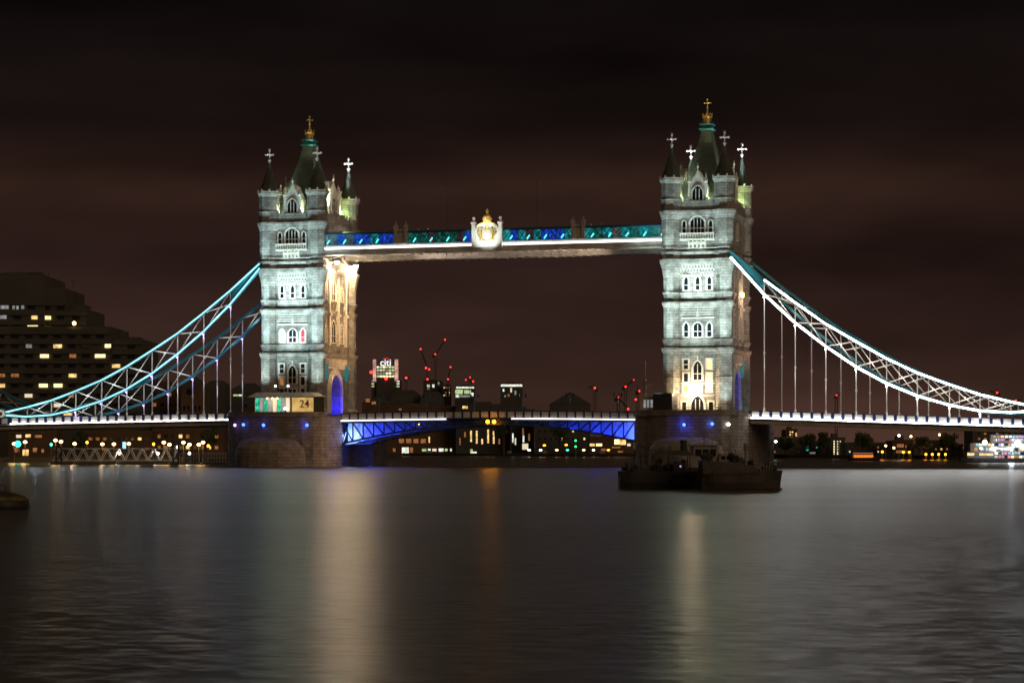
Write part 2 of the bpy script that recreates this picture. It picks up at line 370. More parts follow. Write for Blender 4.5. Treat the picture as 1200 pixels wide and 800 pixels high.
def window(par, c, ax, w, h, rise, pane='glass', proud=.22, lights=1, fr=.28, trim='trim', name='window'):
    """c: centre bottom on the wall face; ax: 'y-' faces -Y, 'x+' faces +X, 'x-' faces -X"""
    def P(a, z, d):
        if ax == 'y-': return (c[0]+a, c[1]-d, c[2]+z)
        if ax == 'y+': return (c[0]-a, c[1]+d, c[2]+z)
        if ax == 'x+': return (c[0]+d, c[1]+a, c[2]+z)
        return (c[0]-d, c[1]-a, c[2]+z)
    hw = w/2
    inner = arch_poly(hw, h, rise) if rise else [(-hw,0),(hw,0),(hw,h),(0,h+.001),(-hw,h)]
    outer = arch_poly(hw+fr, h, rise+fr*.9) if rise else [(-hw-fr,-fr*.6),(hw+fr,-fr*.6),(hw+fr,h+fr),(0,h+fr+.001),(-hw-fr,h+fr)]
    if rise: outer[0] = (-hw-fr, -fr*.6); outer[1] = (hw+fr, -fr*.6)
    n = len(inner); b = MB(); fs = []
    vs = [P(a, z, -.02) for a, z in outer]+[P(a, z, proud) for a, z in outer]+[P(a, z, proud) for a, z in inner]+[P(a, z, .01) for a, z in inner]
    for i in range(n):
        j = (i+1) % n
        fs += [(i, j, n+j, n+i), (n+i, n+j, 2*n+j, 2*n+i), (2*n+i, 2*n+j, 3*n+j, 3*n+i)]
    b.add(vs, fs)
    for k in range(1, lights):
        a = -hw+w*k/lights; top = h+(rise*.55 if rise else 0)
        b.add([P(a-.06,0,.02),P(a+.06,0,.02),P(a+.06,top,.02),P(a-.06,top,.02),P(a-.06,0,proud*.8),P(a+.06,0,proud*.8),P(a+.06,top,proud*.8),P(a-.06,top,proud*.8)],
              [(3,2,1,0),(4,5,6,7),(0,1,5,4),(1,2,6,5),(2,3,7,6),(3,0,4,7)])
    if h > 1.6:
        b.add([P(-hw,h*.5-.06,.02),P(hw,h*.5-.06,.02),P(hw,h*.5+.06,.02),P(-hw,h*.5+.06,.02),P(-hw,h*.5-.06,proud*.6),P(hw,h*.5-.06,proud*.6),P(hw,h*.5+.06,proud*.6),P(-hw,h*.5+.06,proud*.6)],
              [(3,2,1,0),(4,5,6,7),(0,1,5,4),(1,2,6,5),(2,3,7,6),(3,0,4,7)])
    o = b.build(name, trim, par)
    m = MB(); m.add([P(a, z, .035) for a, z in inner], [tuple(range(n))]); m.build('pane', pane, o)
    return o
def make_tower(X, label, opt):
    t = thing('bridge_tower', label, 'bridge tower', (X, TY, 10.0), group='gothic towers of the bridge')
    hb = 8.6; ha = 4.9
    # ground storey with the road arch through it
    bx = ha+.4; by = hb+.35
    AW = 3.1; arch = [(AW, 10.0), (AW, 14.2)]
    for i in range(1, 13):
        a = math.pi*i/24; arch.append((AW*math.cos(a)**.9, 14.2+3.6*math.sin(a)))
    left = [(-y, z) for y, z in arch[::-1]][1:]
    poly = [(by, 10.0), (by, 21.2), (-by, 21.2), (-by, 10.0)] + [(-y, z) for y, z in arch] + [(y, z) for y, z in arch[::-1]][1:]
    b = MB(); b.prism(poly, lambda y, z: (X-bx, TY+y, z), lambda y, z: (X+bx, TY+y, z))
    prof = [(z, ha+r-1.1, hb+r-1.17) for z, r in TPROF if 21.0 < z < 46.9]
    prof[0] = (21.2, prof[0][1], prof[0][2])
    b.rectlathe(prof, X, TY); b.build('wall', 'stone', t)
    # arch mouldings and the shields beside the arch
    for s in (-1, 1):
        b = MB()
        for k, (gr, dp) in enumerate(((.35, .45), (.8, .28), (1.2, .14))):
            pts = [(AW+gr-.2, 10.3)]+[((AW+gr-.2)*math.cos(math.pi*i/24)**.9, 14.2+(3.6+gr-.2)*math.sin(math.pi*i/24)) for i in range(0, 13)]
            full = pts+[(-y, z) for y, z in pts[::-1]]
            for (y0, z0), (y1, z1) in zip(full[:-1], full[1:]):
                if abs(y0-y1)+abs(z0-z1) < .01: continue
                b.beam((X+s*(bx+dp/2-.02), TY+y0, z0), (X+s*(bx+dp/2-.02), TY+y1, z1), .42 if False else dp, .4, up=(s, 0, 0)) if False else b.beam((X+s*(bx+dp/2-.02), TY+y0, z0), (X+s*(bx+dp/2-.02), TY+y1, z1), .4, dp, up=(1, 0, 0))
        b.build('arch_moulding', 'trim', t)
        for yy in (-5.6, 5.6):
            b = MB(); sh = [(-.8, 3.2), (.8, 3.2), (1.0, 1.6), (.7, .5), (0, 0), (-.7, .5), (-1.0, 1.6)]
            b.prism(sh, lambda a, z: (X+s*(bx+.02), TY+yy+a, 16.6+z), lambda a, z: (X+s*(bx+.4), TY+yy+a, 16.6+z))
            lab(b.build('shield', 'cyan_shield', t), 'backlit teal shield beside the arch')
        # buttress pilasters, arcading and windows of the road faces
        b = MB()
        for yy in (-3.7, 1.2, 5.4):
            b.box(X+s*(bx-.2), X+s*(bx+.42), TY+yy-.32, TY+yy+.32, 23.4, 36.8)
            b.rectlathe([(36.8, .3, .35), (38.4, .05, .05)], X+s*(bx+.1), TY+yy)
            b.box(X+s*(bx-.2), X+s*(bx+.75), TY+yy-.42, TY+yy+.42, 29.1, 29.6)
        b.build('pilaster', 'trim', t)
        axn = 'x+' if s > 0 else 'x-'
        for yy, z0, ww, hh, rr, mt in ((-1.2, 32.2, 2.0, 2.6, 1.5, 'glass'), (3.3, 32.2, 1.2, 1.6, 1.0, 'glass'), (-5.3, 32.4, 1.1, 2.0, .9, 'glass'),
                                   (-1.2, 24.0, 2.2, 2.6, 1.6, 'glass'), (3.3, 24.0, 1.4, 2.6, 1.1, 'glass'), (-5.3, 24.0, .9, 2.2, .8, 'glass'), (0, 42.0, 1.6, 2.0, 1.0, 'glass')):
            window(t, (X+s*(bx+.02 if z0 < 40 else ha+.64), TY+yy, z0), axn, ww, hh, rr, mt, lights=2)
        b = MB()
        for k in range(15):
            yy = -5.6+k*.8
            b.box(X+s*(bx-.1), X+s*(bx+.32), TY+yy-.14, TY+yy+.14, 19.2, 20.9)
        b.box(X+s*(bx-.1), X+s*(bx+.28), TY-6.2, TY+6.2, 18.95, 19.2)
        b.build('corbel_table', 'trim', t)
    # corner turrets, their spires and finials
    for sx in (-1, 1):
        for sy in (-1, 1):
            cx, cy = X+sx*ha, TY+sy*hb
            b = MB(); b.lathe(TPROF, 8, cx, cy, apo=True)
            for k in range(8):
                a = k*math.pi/4; ca, sa = math.cos(a), math.sin(a)
                b.beam((cx+ca*1.80, cy+sa*1.80, 49.5), (cx+ca*1.80, cy+sa*1.80, 51.3), .25, .12, up=(ca, sa, 0))
            tu = b.build('turret', 'stone', t)
            b = MB()
            for k in range(8):
                a = k*math.pi/4+math.pi/8; ca, sa = math.cos(a), math.sin(a)
                b.box(cx+ca*2.08-.14, cx+ca*2.08+.14, cy+sa*2.08-.14, cy+sa*2.08+.14, 52.5, 53.1)
            b.lathe([(52.5, 2.12), (52.72, 2.12)], 8, cx, cy, apo=True); b.build('crest', 'trim', tu)
            b = MB(); b.lathe([(52.6, 1.85), (53.0, 1.72), (55.0, 1.05), (57.0, .45), (58.5, .13)], 8, cx, cy, apo=True)
            b.build('spire', 'slate', tu)
            b = MB(); fleur(b, cx, cy, 58.4, 1.12); b.build('finial', 'whitemet', tu)
    # parapet between the turrets
    b = MB()
    for s in (-1, 1):
        b.box(X-3.4, X+3.4, TY+s*9.15-.18, TY+s*9.15+.18, 46.6, 48.5)
        b.box(X+s*5.7-.18, X+s*5.7+.18, TY-7.0, TY+7.0, 46.6, 48.5)
        for k in range(6):
            xx = X-3.0+k*1.2
            if abs(xx-X) > 1.3: b.box(xx-.3, xx+.3, TY+s*9.15-.2, TY+s*9.15+.2, 48.5, 49.1)
        for k in range(11):
            yy = TY-6.4+k*1.28; b.box(X+s*5.7-.2, X+s*5.7+.2, yy-.3, yy+.3, 48.5, 49.1)
    b.build('parapet', 'stone', t)
    # dormer gables on the four sides
    for ax, cc, wd in (('y-', (X, TY-9.0), 1.55), ('y+', (X, TY+9.0), 1.55), ('x+', (X+5.0, TY), 2.6), ('x-', (X-5.0, TY), 2.6)):
        b = MB(); sgn = 1 if ax[1] == '+' else -1; hh = 4.2 if ax[0] == 'y' else 5.6
        poly = [(-wd, 47.0), (wd, 47.0), (wd, 47.0+hh), (wd*.55, 48.5+hh), (wd*.35, 48.9+hh), (0, 49.9+hh), (-wd*.35, 48.9+hh), (-wd*.55, 48.5+hh), (-wd, 47.0+hh)]
        dep = 3.2
        if ax[0] == 'y': b.prism(poly, lambda a, z: (cc[0]+a, cc[1], z), lambda a, z: (cc[0]+a, cc[1]-sgn*dep, z))
        else: b.prism(poly, lambda a, z: (cc[0], cc[1]+a, z), lambda a, z: (cc[0]-sgn*dep, cc[1]+a, z))
        for e_ in (-1, 1):       # pinnacles at the gable shoulders
            px_, py_ = (cc[0]+e_*wd, cc[1]) if ax[0] == 'y' else (cc[0], cc[1]+e_*wd)
            b.lathe([(47.0, .26), (47.6+hh, .26), (47.7+hh, .36), (47.9+hh, .36), (49.3+hh, .05)], 6, px_, py_)
        b.lathe([(49.6+hh, .12), (50.3+hh, .1), (50.4+hh, .25), (50.7+hh, .1), (51.2+hh, .02)], 6, cc[0], cc[1])
        g = b.build('gable', 'trim', t)
        off = {'y-': (0, -.02), 'y+': (0, .02), 'x+': (.02, 0), 'x-': (-.02, 0)}[ax]
        window(g, (cc[0]+off[0], cc[1]+off[1], 48.6), ax, 1.9 if ax[0] == 'y' else 2.8, 1.5 if ax[0] == 'y' else 2.4, 1.1, 'glass', lights=3, fr=.18)
    # main roof, lantern and gilded crown
    b = MB(); b.rectlathe([(46.9, 4.3, 7.4), (49.0, 4.25, 7.0), (52.0, 3.45, 5.4), (56.0, 2.35, 3.5), (60.0, 1.35, 1.7), (62.4, .95, 1.1)], X, TY)
    rf = b.build('roof', 'slate', t)
    b = MB(); b.rectlathe([(62.4, 1.25, 1.4), (62.7, 1.35, 1.5), (62.75, 1.0, 1.1), (63.3, 1.0, 1.1), (63.35, 1.25, 1.3), (63.6, 1.3, 1.35), (63.65, .6, .6)], X, TY)
    for k in range(8):
        a = k*math.pi/4; b.box(X+1.1*math.cos(a)-.08, X+1.1*math.cos(a)+.08, TY+1.2*math.sin(a)-.08, TY+1.2*math.sin(a)+.08, 63.6, 64.1)
    b.build('cresting', 'teal', rf)
    b = MB(); b.lathe([(63.6, .75), (64.6, .72), (64.7, .95), (65.0, .95), (65.1, .6), (65.5, .45), (65.7, .2), (66.2, .14), (67.2, .1)], 10, X, TY)
    for k in range(8):
        a = k*math.pi/4; b.tube((X+.85*math.cos(a), TY+.85*math.sin(a), 65.0), (X+.95*math.cos(a), TY+.95*math.sin(a), 65.7), .1, .03, 5)
    fleur(b, X, TY, 66.4, .85); b.build('crown', 'gold', rf)
    # chimneys
    b = MB()
    for dx, dy in ((-3.2, -3.2), (4.3, -4.5), (4.3, 4.5), (-4.3, 4.5)):
        b.rectlathe([(47, .42, .42), (53.6, .42, .42), (53.7, .58, .58), (54.0, .58, .58)], X+dx, TY+dy)
        for kx in (-.2, .2): b.lathe([(54, .15), (54.7, .12)], 6, X+dx+kx, TY+dy)
    b.build('chimney', 'trim', rf)
    # west and east faces: windows
    for ax, s in (('y-', -1), ('y+', 1)):
        F = lambda off: TY+s*(hb+off)
        g = by+.02; Fg = TY+s*g
        o = opt if s < 0 else {}
        for k, dx in enumerate((-2.15, 2.15)):
            window(t, (X+dx, Fg, 17.9), ax, .8, 1.7, 0, o.get('a%d' % k, 'glass'), fr=.3)
            window(t, (X+dx, Fg, 15.6), ax, .8, 1.5, 0, o.get('b%d' % k, 'glass'), fr=.3)
            window(t, (X+dx, Fg, 13.7), ax, .8, 1.2, 0, o.get('c%d' % k, 'glass'), fr=.3)
            window(t, (X+dx*1.15, Fg, 10.3), ax, .8, 1.6, 0, 'glass', fr=.3, name='side_door')
        window(t, (X, Fg, 15.9), ax, 1.5, 2.3, 1.1, 'glass', lights=2, fr=.35)
        window(t, (X, Fg, 13.7), ax, 1.5, 1.1, 0, o.get('d', 'glass'), lights=2, fr=.25)
        window(t, (X, Fg, 10.1), ax, 2.3, 1.5, 1.4, o.get('door', 'glass'), lights=3, fr=.45, name='portal')
        b = MB()
        for z0 in (13.0, 15.25): b.box(X-3.1, X+3.1, Fg-.13, Fg+.13, z0, z0+.16)
        b.box(X-.12, X+.12, Fg-.2, Fg+.2, 19.3, 20.3)
        b.build('string_course', 'trim', t)
        F2 = TY+s*(hb+.25)
        for dx, ww, lt, key in ((-2.15, .75, 1, 'e0'), (0, 1.5, 2, 'e1'), (2.15, .75, 1, 'e2')):
            window(t, (X+dx, F2, 23.8), ax, ww, 1.9, .6, o.get(key, 'glass'), lights=lt, fr=.3)
        b = MB(); b.box(X-3.0, X+3.0, F2-.2, F2+.2, 27.1, 27.35)
        for k in range(4): b.box(X-2.9, X+2.9, F2-.09, F2+.09, 27.75+k*.42, 27.87+k*.42)
        b.rectlathe([(27.4, .35, .25), (28.9, .05, .1)], X, F2)
        b.build('hood_mould', 'trim', t)
        for dx in (-2.15, 0, 2.15):
            window(t, (X+dx, F2, 32.3), ax, .72, 1.8, .6, 'glass', fr=.3)
        b = MB()
        for r_ in range(3):
            yy = F2+s*.12*r_
            b.box(X-2.9, X+2.9, min(yy-s*.5, yy+s*.28), max(yy-s*.5, yy+s*.28), 35.35+r_*.72, 35.6+r_*.72)
            for k in range(11):
                xx = X-2.75+k*.55+(.27 if r_ % 2 else 0)
                b.box(xx-.13, xx+.13, min(yy, yy+s*.36), max(yy, yy+s*.36), 35.0+r_*.72, 35.36+r_*.72)
        for dx in (-2.15, 0, 2.15): b.rectlathe([(34.8, .75, .3), (35.1, .75, .45)], X+dx, F2)
        b.build('corbel_table', 'trim', t)
        # loggia with balcony in the top storey
        F4 = TY+s*(hb+.57)
        m = MB(); yy = F4+s*.02
        lg = thing_part = None
        b = MB()
        b.box(X-3.15, X+3.15, F4-.75 if s < 0 else F4-.1, F4+.1 if s < 0 else F4+.75, 41.3, 41.6)       # balcony slab
        for k in range(14):
            xx = X-3.05+k*.469; b.box(xx-.07, xx+.07, F4+s*.62-.08, F4+s*.62+.08, 41.6, 42.4)
        b.box(X-3.15, X+3.15, min(F4+s*.5, F4+s*.74), max(F4+s*.5, F4+s*.74), 42.4, 42.62)
        for k in range(5):
            xx = X-1.5+k*.75
            b.box(xx-.14, xx+.14, min(F4, F4+s*.6), max(F4, F4+s*.6), 40.0, 41.3)
            if k < 4: b.tube((xx+.375, F4-.0, 40.75), (xx+.375, F4+s*.5, 40.75), .3, .3, 8)
        b.build('balcony', 'trim', t)
        window(t, (X, F4, 42.3), ax, 2.5, 2.4, .9, 'glass', lights=4, fr=.35, name='loggia')
        for dx in (-2.45, 2.45): window(t, (X+dx, F4, 42.7), ax, .6, 1.7, .5, 'glass', fr=.22)
    return t
towL = make_tower(PL, 'floodlit left bridge tower, its inner face glowing warm above a blue lit archway',
    dict(e0='win_cream', e2='win_red', b0='win_dim'))
towR = make_tower(PR, 'floodlit right bridge tower with a bright warm lamp over its door',
    dict(a1='win_warm', b1='win_yel', c0='win_dim', c1='win_white', d='win_warm'))

# ------------------------------------------------------------------ bridge: high-level walkways
X0w, X1w = PL+4.9+.75, PR-4.9-.75
SEC = [(X0w, -58.2), (-56.0, -43.0), (-37.0, -23.6), (-21.4, X1w)]
def zig(): pass
def make_walkway(Ya, Yb, label, front):
    t = thing('high_level_walkway', label, 'walkway', ((X0w+X1w)/2, (Ya+Yb)/2, 40.4), group='walkways between the tower tops')
    b = MB(); b.box(X0w, X1w, Ya+.12, Yb-.12, 40.42, 41.2)
    k = X0w+1
    while k < X1w:
        b.box(k-.08, k+.08, Ya+.04, Ya+.14, 40.45, 41.15); b.box(k-.1, k+.1, Ya+.3, Yb-.3, 40.32, 40.42); k += 1.65
    b.box(X0w, X1w, Ya, Yb, 41.2, 41.34)
    b.box(X0w, X1w, Ya+.02, Ya+.2, 40.3, 40.5)
    b.build('girder', 'bronze', t)
    b = MB()
    b.add([(X0w, Ya, 41.345), (X1w, Ya, 41.345), (X1w, Ya+.28, 42.15), (X0w, Ya+.28, 42.15)], [(0, 1, 2, 3)])
    b.box(X0w, X1w, Ya+.29, Ya+.45, 41.345, 42.15); b.build('lit_ledge', 'white', t)
    for a, c in ((X0w, -43.0), (-37.0, X1w)):
        b = MB(); b.box(a, c, Ya-.12, Ya-.02, 41.40, 41.72); lab(b.build('light_strip', 'led_walk', t), 'white light strip along the walkway edge')
    b = MB(); b.box(X0w, X1w, Yb-.3, Yb-.1, 41.34, 44.2); b.box(X0w, X1w, Ya+.5, Yb-.5, 41.5, 41.6); b.build('inner_wall', 'navy', t)
    b = MB(); b.box(X0w, X1w, Ya-.05, Yb+.05, 44.22, 44.4)
    b.prism([(Ya+.1, 44.4), (Yb-.1, 44.4), ((Ya+Yb)/2, 44.9)], lambda y, z: (X0w, y, z), lambda y, z: (X1w, y, z)); b.build('roof', 'navy', t)
    # glazed bays behind a lattice
    pal = [['w_grey','w_grey','w_blue','w_grey','w_blue','w_blue','w_cyan','w_blue','w_blue'],
           ['w_green','w_green','w_green','w_plum','w_green','w_green','w_green','w_plum','w_blue'],
           ['w_cyan','w_blue','w_cyan','w_plum','w_cyan','w_blue','w_blue','w_blue','w_cyan'],
           ['w_cyan','w_green','w_cyan','w_grey','w_cyan','w_green','w_cyan','w_green','w_grey']]
    for si, (a, c) in enumerate(SEC):
        n = 9; d = (c-a)/n
        for k in range(n):
            g = MB(); g.box(a+k*d+.03, a+(k+1)*d-.03, Ya+.30, Ya+.36, 42.2, 44.2); g.build('window', pal[si][k], t)
        lt = MB(); m = n; 
        for k in range(m):
            xa, xb = a+k*d, a+(k+1)*d
            lt.beam((xa, Ya+.12, 42.15), (xb, Ya+.12, 44.2), .08, .13); lt.beam((xb, Ya+.19, 42.15), (xa, Ya+.19, 44.2), .08, .13)
            lt.beam((xa, Ya+.15, 43.17), ((xa+xb)/2, Ya+.15, 44.2), .05, .08); lt.beam((xb, Ya+.15, 43.17), ((xa+xb)/2, Ya+.15, 42.15), .05, .08)
            if k: lt.box(xa-.05, xa+.05, Ya+.05, Ya+.22, 42.15, 44.2)
        lt.box(a, c, Ya+.02, Ya+.25, 44.08, 44.22); lt.box(a, c, Ya+.0, Ya+.25, 42.12, 42.24)
        lt.build('lattice', 'teal', t)
        if front:
            k = a+1.4
            while k < c-.8:
                g = MB(); g.beam((k, Ya+.02, 42.4), (k+.5, Ya+.02, 43.1), .06, .2); g.build('led_lamp', 'led_dot', t); k += 3.3
    for x in (-58.1, -56.1, -23.5, -21.5):
        b = MB(); b.box(x-.3, x+.3, Ya-.25, Ya+.5, 42.16, 45.2); b.rectlathe([(45.2, .38, .45), (45.4, .38, .45), (45.9, .06, .06)], x, Ya+.12); b.sphere((x, Ya+.12, 46.05), .2, 8, 4); b.build('pylon', 'bronze', t)
    for x in (-57.1, -22.5): b = MB(); b.box(x-.695, x+.695, Ya-.05, Ya+.3, 42.16, 44.9); b.build('infill_panel', 'bronze', t)
    if front:
        for x in (-48.4, -31.06):
            b = MB(); b.tube((x, (Ya+Yb)/2, 44.7), (x, (Ya+Yb)/2, 53.2), .09, .04, 6); b.sphere((x, (Ya+Yb)/2, 53.2), .12, 6, 4)
            tag(b.build('flagpole', 'darkmet', None), 'slim bare flagpole on the walkway roof, %s of the coat of arms' % ('left' if x < -40 else 'right'), 'flagpole', 'flagpoles on the walkway')
    return t
wk = make_walkway(-8.6, -4.3, 'front high walkway, blue and green lit lattice over a white light strip', True)
make_walkway(4.9, 9.2, 'rear walkway high between the towers, mostly hidden behind the front one', False)

# coat of arms at mid-span
ca = thing('coat_of_arms', 'white lit coat of arms with gilded crown at the middle of the high walkway', 'coat of arms', (-39.95, -8.9, 41.0))
b = MB(); Y0 = -9.0; XC = -39.95
poly = [(-2.4, 41.05), (2.4, 41.05), (2.4, 44.2)]+[(2.4*math.cos(a), 44.2+1.5*math.sin(a)) for a in [math.pi*i/12 for i in range(1, 12)]]+[(-2.4, 44.2)]
b.prism(poly, lambda a, z: (XC+a, Y0, z), lambda a, z: (XC+a, Y0+.35, z)); b.build('panel', 'white', ca)
for s in (-1, 1):
    b = MB(); b.rectlathe([(41.0, .34, .34), (45.3, .34, .34), (45.35, .46, .46), (45.7, .46, .46), (46.1, .1, .1)], XC+s*2.6, Y0+.1); b.sphere((XC+s*2.6, Y0+.1, 46.4), .32, 10, 6, 1.2); b.build('post', 'white', ca)
b = MB()
b.prism([(-.75, 44.3), (.75, 44.3), (.8, 43.2), (.45, 42.5), (0, 42.2), (-.45, 42.5), (-.8, 43.2)], lambda a, z: (XC+a, Y0-.16, z), lambda a, z: (XC+a, Y0-.01, z))
b.build('shield', 'white', ca)
b = MB()
b.lathe([(44.35, .45), (44.6, .5), (44.7, .32), (45.0, .38), (45.15, .1)], 10, XC, Y0-.1, sy=.4)
for k in range(9):
    a0, a1 = math.pi*(1.05+.9*k/9), math.pi*(1.05+.9*(k+1)/9); b.tube((XC+1.5*math.cos(a0), Y0-.1, 43.5+1.25*math.sin(a0)), (XC+1.5*math.cos(a1), Y0-.1, 43.5+1.25*math.sin(a1)), .1, .1, 6)
for s in (-1, 1):      # supporters and scrolls either side of the shield
    for (a0, z0), (a1, z1), r0, r1 in (((.95,42.5),(1.15,43.6),.22,.34), ((1.15,43.6),(1.0,44.35),.32,.22), ((1.15,43.5),(.8,43.9),.1,.07), ((1.3,42.9),(1.8,43.7),.16,.12), ((1.8,43.7),(1.5,44.5),.13,.1), ((1.1,42.6),(1.45,42.3),.12,.08)):
        b.tube((XC+s*a0, Y0-.14, z0), (XC+s*a1, Y0-.14, z1), r0, r1, 7)
    b.sphere((XC+s*.95, Y0-.16, 44.5), .2, 8, 5)
for i in range(12):
    a0, a1 = math.pi*i/12, math.pi*(i+1)/12
    b.tube((XC+2.3*math.cos(a0), Y0-.05, 44.25+1.42*math.sin(a0)), (XC+2.3*math.cos(a1), Y0-.05, 44.25+1.42*math.sin(a1)), .11, .11, 6)
b.build('gilded_relief', 'gold', ca)
b = MB(); b.lathe([(45.55, .7), (45.9, .75), (46.0, .85), (46.15, .85), (46.2, .7), (46.7, .75), (47.05, .5), (47.15, .2), (47.3, .18)], 12, XC, Y0+.2)
b.sphere((XC, Y0+.2, 47.5), .26, 8, 5); b.box(XC-.3, XC+.3, Y0+.14, Y0+.26, 47.75, 47.9); b.box(XC-.07, XC+.07, Y0+.14, Y0+.26, 47.6, 48.15)
for k in range(8):
    a = k*math.pi/4; b.sphere((XC+.8*math.cos(a), Y0+.2+.8*math.sin(a), 46.35), .16, 6, 4)
b.build('crown', 'gold', ca)

# ------------------------------------------------------------------ bridge: side-span decks
def make_deck(xa, za, xb, zb, label, name, ledm):
    """road deck between two points; za/zb = underside-of-strip height"""
    t = thing('bridge_deck', label, 'bridge deck', ((xa+xb)/2, 0, (za+zb)/2), group='side spans of the road deck')
    Z = lambda x: za+(zb-za)*(x-xa)/(xb-xa)
    def slab(b, y0, y1, d0, d1, a=xa, c=xb):
        b.add([(a,y0,Z(a)+d0),(c,y0,Z(c)+d0),(c,y1,Z(c)+d0),(a,y1,Z(a)+d0),(a,y0,Z(a)+d1),(c,y0,Z(c)+d1),(c,y1,Z(c)+d1),(a,y1,Z(a)+d1)],
            [(3,2,1,0),(4,5,6,7),(0,1,5,4),(1,2,6,5),(2,3,7,6),(3,0,4,7)])
    b = MB(); slab(b, -8.8, 8.8, -.35, .0)
    for y in (-9.2, -3, 3, 9.2): slab(b, y-.25, y+.25, -1.0, -.3)
    n = int(abs(xb-xa)/5.5)
    for i in range(n+1):
        x = xa+(xb-xa)*i/n
        b.add([(x-.15,-9.0,Z(x)-.95),(x+.15,-9.0,Z(x)-.95),(x+.15,9.0,Z(x)-.95),(x-.15,9.0,Z(x)-.95),(x-.15,-9.0,Z(x)-.3),(x+.15,-9.0,Z(x)-.3),(x+.15,9.0,Z(x)-.3),(x-.15,9.0,Z(x)-.3)],
            [(3,2,1,0),(4,5,6,7),(0,1,5,4),(1,2,6,5),(2,3,7,6),(3,0,4,7)])
    b.build('girder', 'bronze', t)
    b = MB(); slab(b, -6, 6, .004, .05); b.build('roadway', 'asphalt', t)
    for s in (-1, 1):
        y = s*9.55
        b = MB(); slab(b, y-.12, y+.12, -.35, .0); slab(b, y-.1, y+.1, 1.28, 1.42)
        m = int(abs(xb-xa)/1.85); st = (xb-xa)/m
        for i in range(m+1):
            x = xa+st*i
            b.box(x-.26, x+.26, y-.2, y+.2, Z(x)+.02, Z(x)+1.35)
        b.build('parapet_frame', 'navy', t)
        pn = MB(); slab(pn, y-.03, y+.05, .02, 1.27)
        for i in range(m):
            for q_ in (-.28, 0, .28):
                x = xa+st*(i+.5)+q_; pn.box(x-.03, x+.03, y-.08, y+.07, Z(x)+.1, Z(x)+1.2)
        pn.build('parapet_panel', 'white', t)
        if s < 0 or True:
            b = MB()
            for i in range(m):
                a_, c_ = sorted((xa+st*(i+.03), xa+st*(i+.97))); slab(b, y-.5 if s < 0 else y+.3, y-.3 if s < 0 else y+.5, -.02, .15, a_, c_)
            lab(b.build('light_strip', ledm, t), 'white light strip along the deck edge')
            b = MB(); slab(b, y-.56 if s < 0 else y+.1, y-.1 if s < 0 else y+.56, -.12, -.03); b.build('ledge', 'white', t)
    return t
make_deck(9.9, 8.92, 84.0, 6.35, 'road deck of the right side span, hung from the white lit chain', 'R', 'led_cool')
make_deck(PL-9.6, 8.95, -138.5, 8.24, 'road deck of the left side span below the cyan lit chain', 'L', 'led_warmw')
make_deck(-138.9, 8.2, -175, 7.6, 'unlit end of the road deck at the left edge of the picture', 'E', 'darkmet')

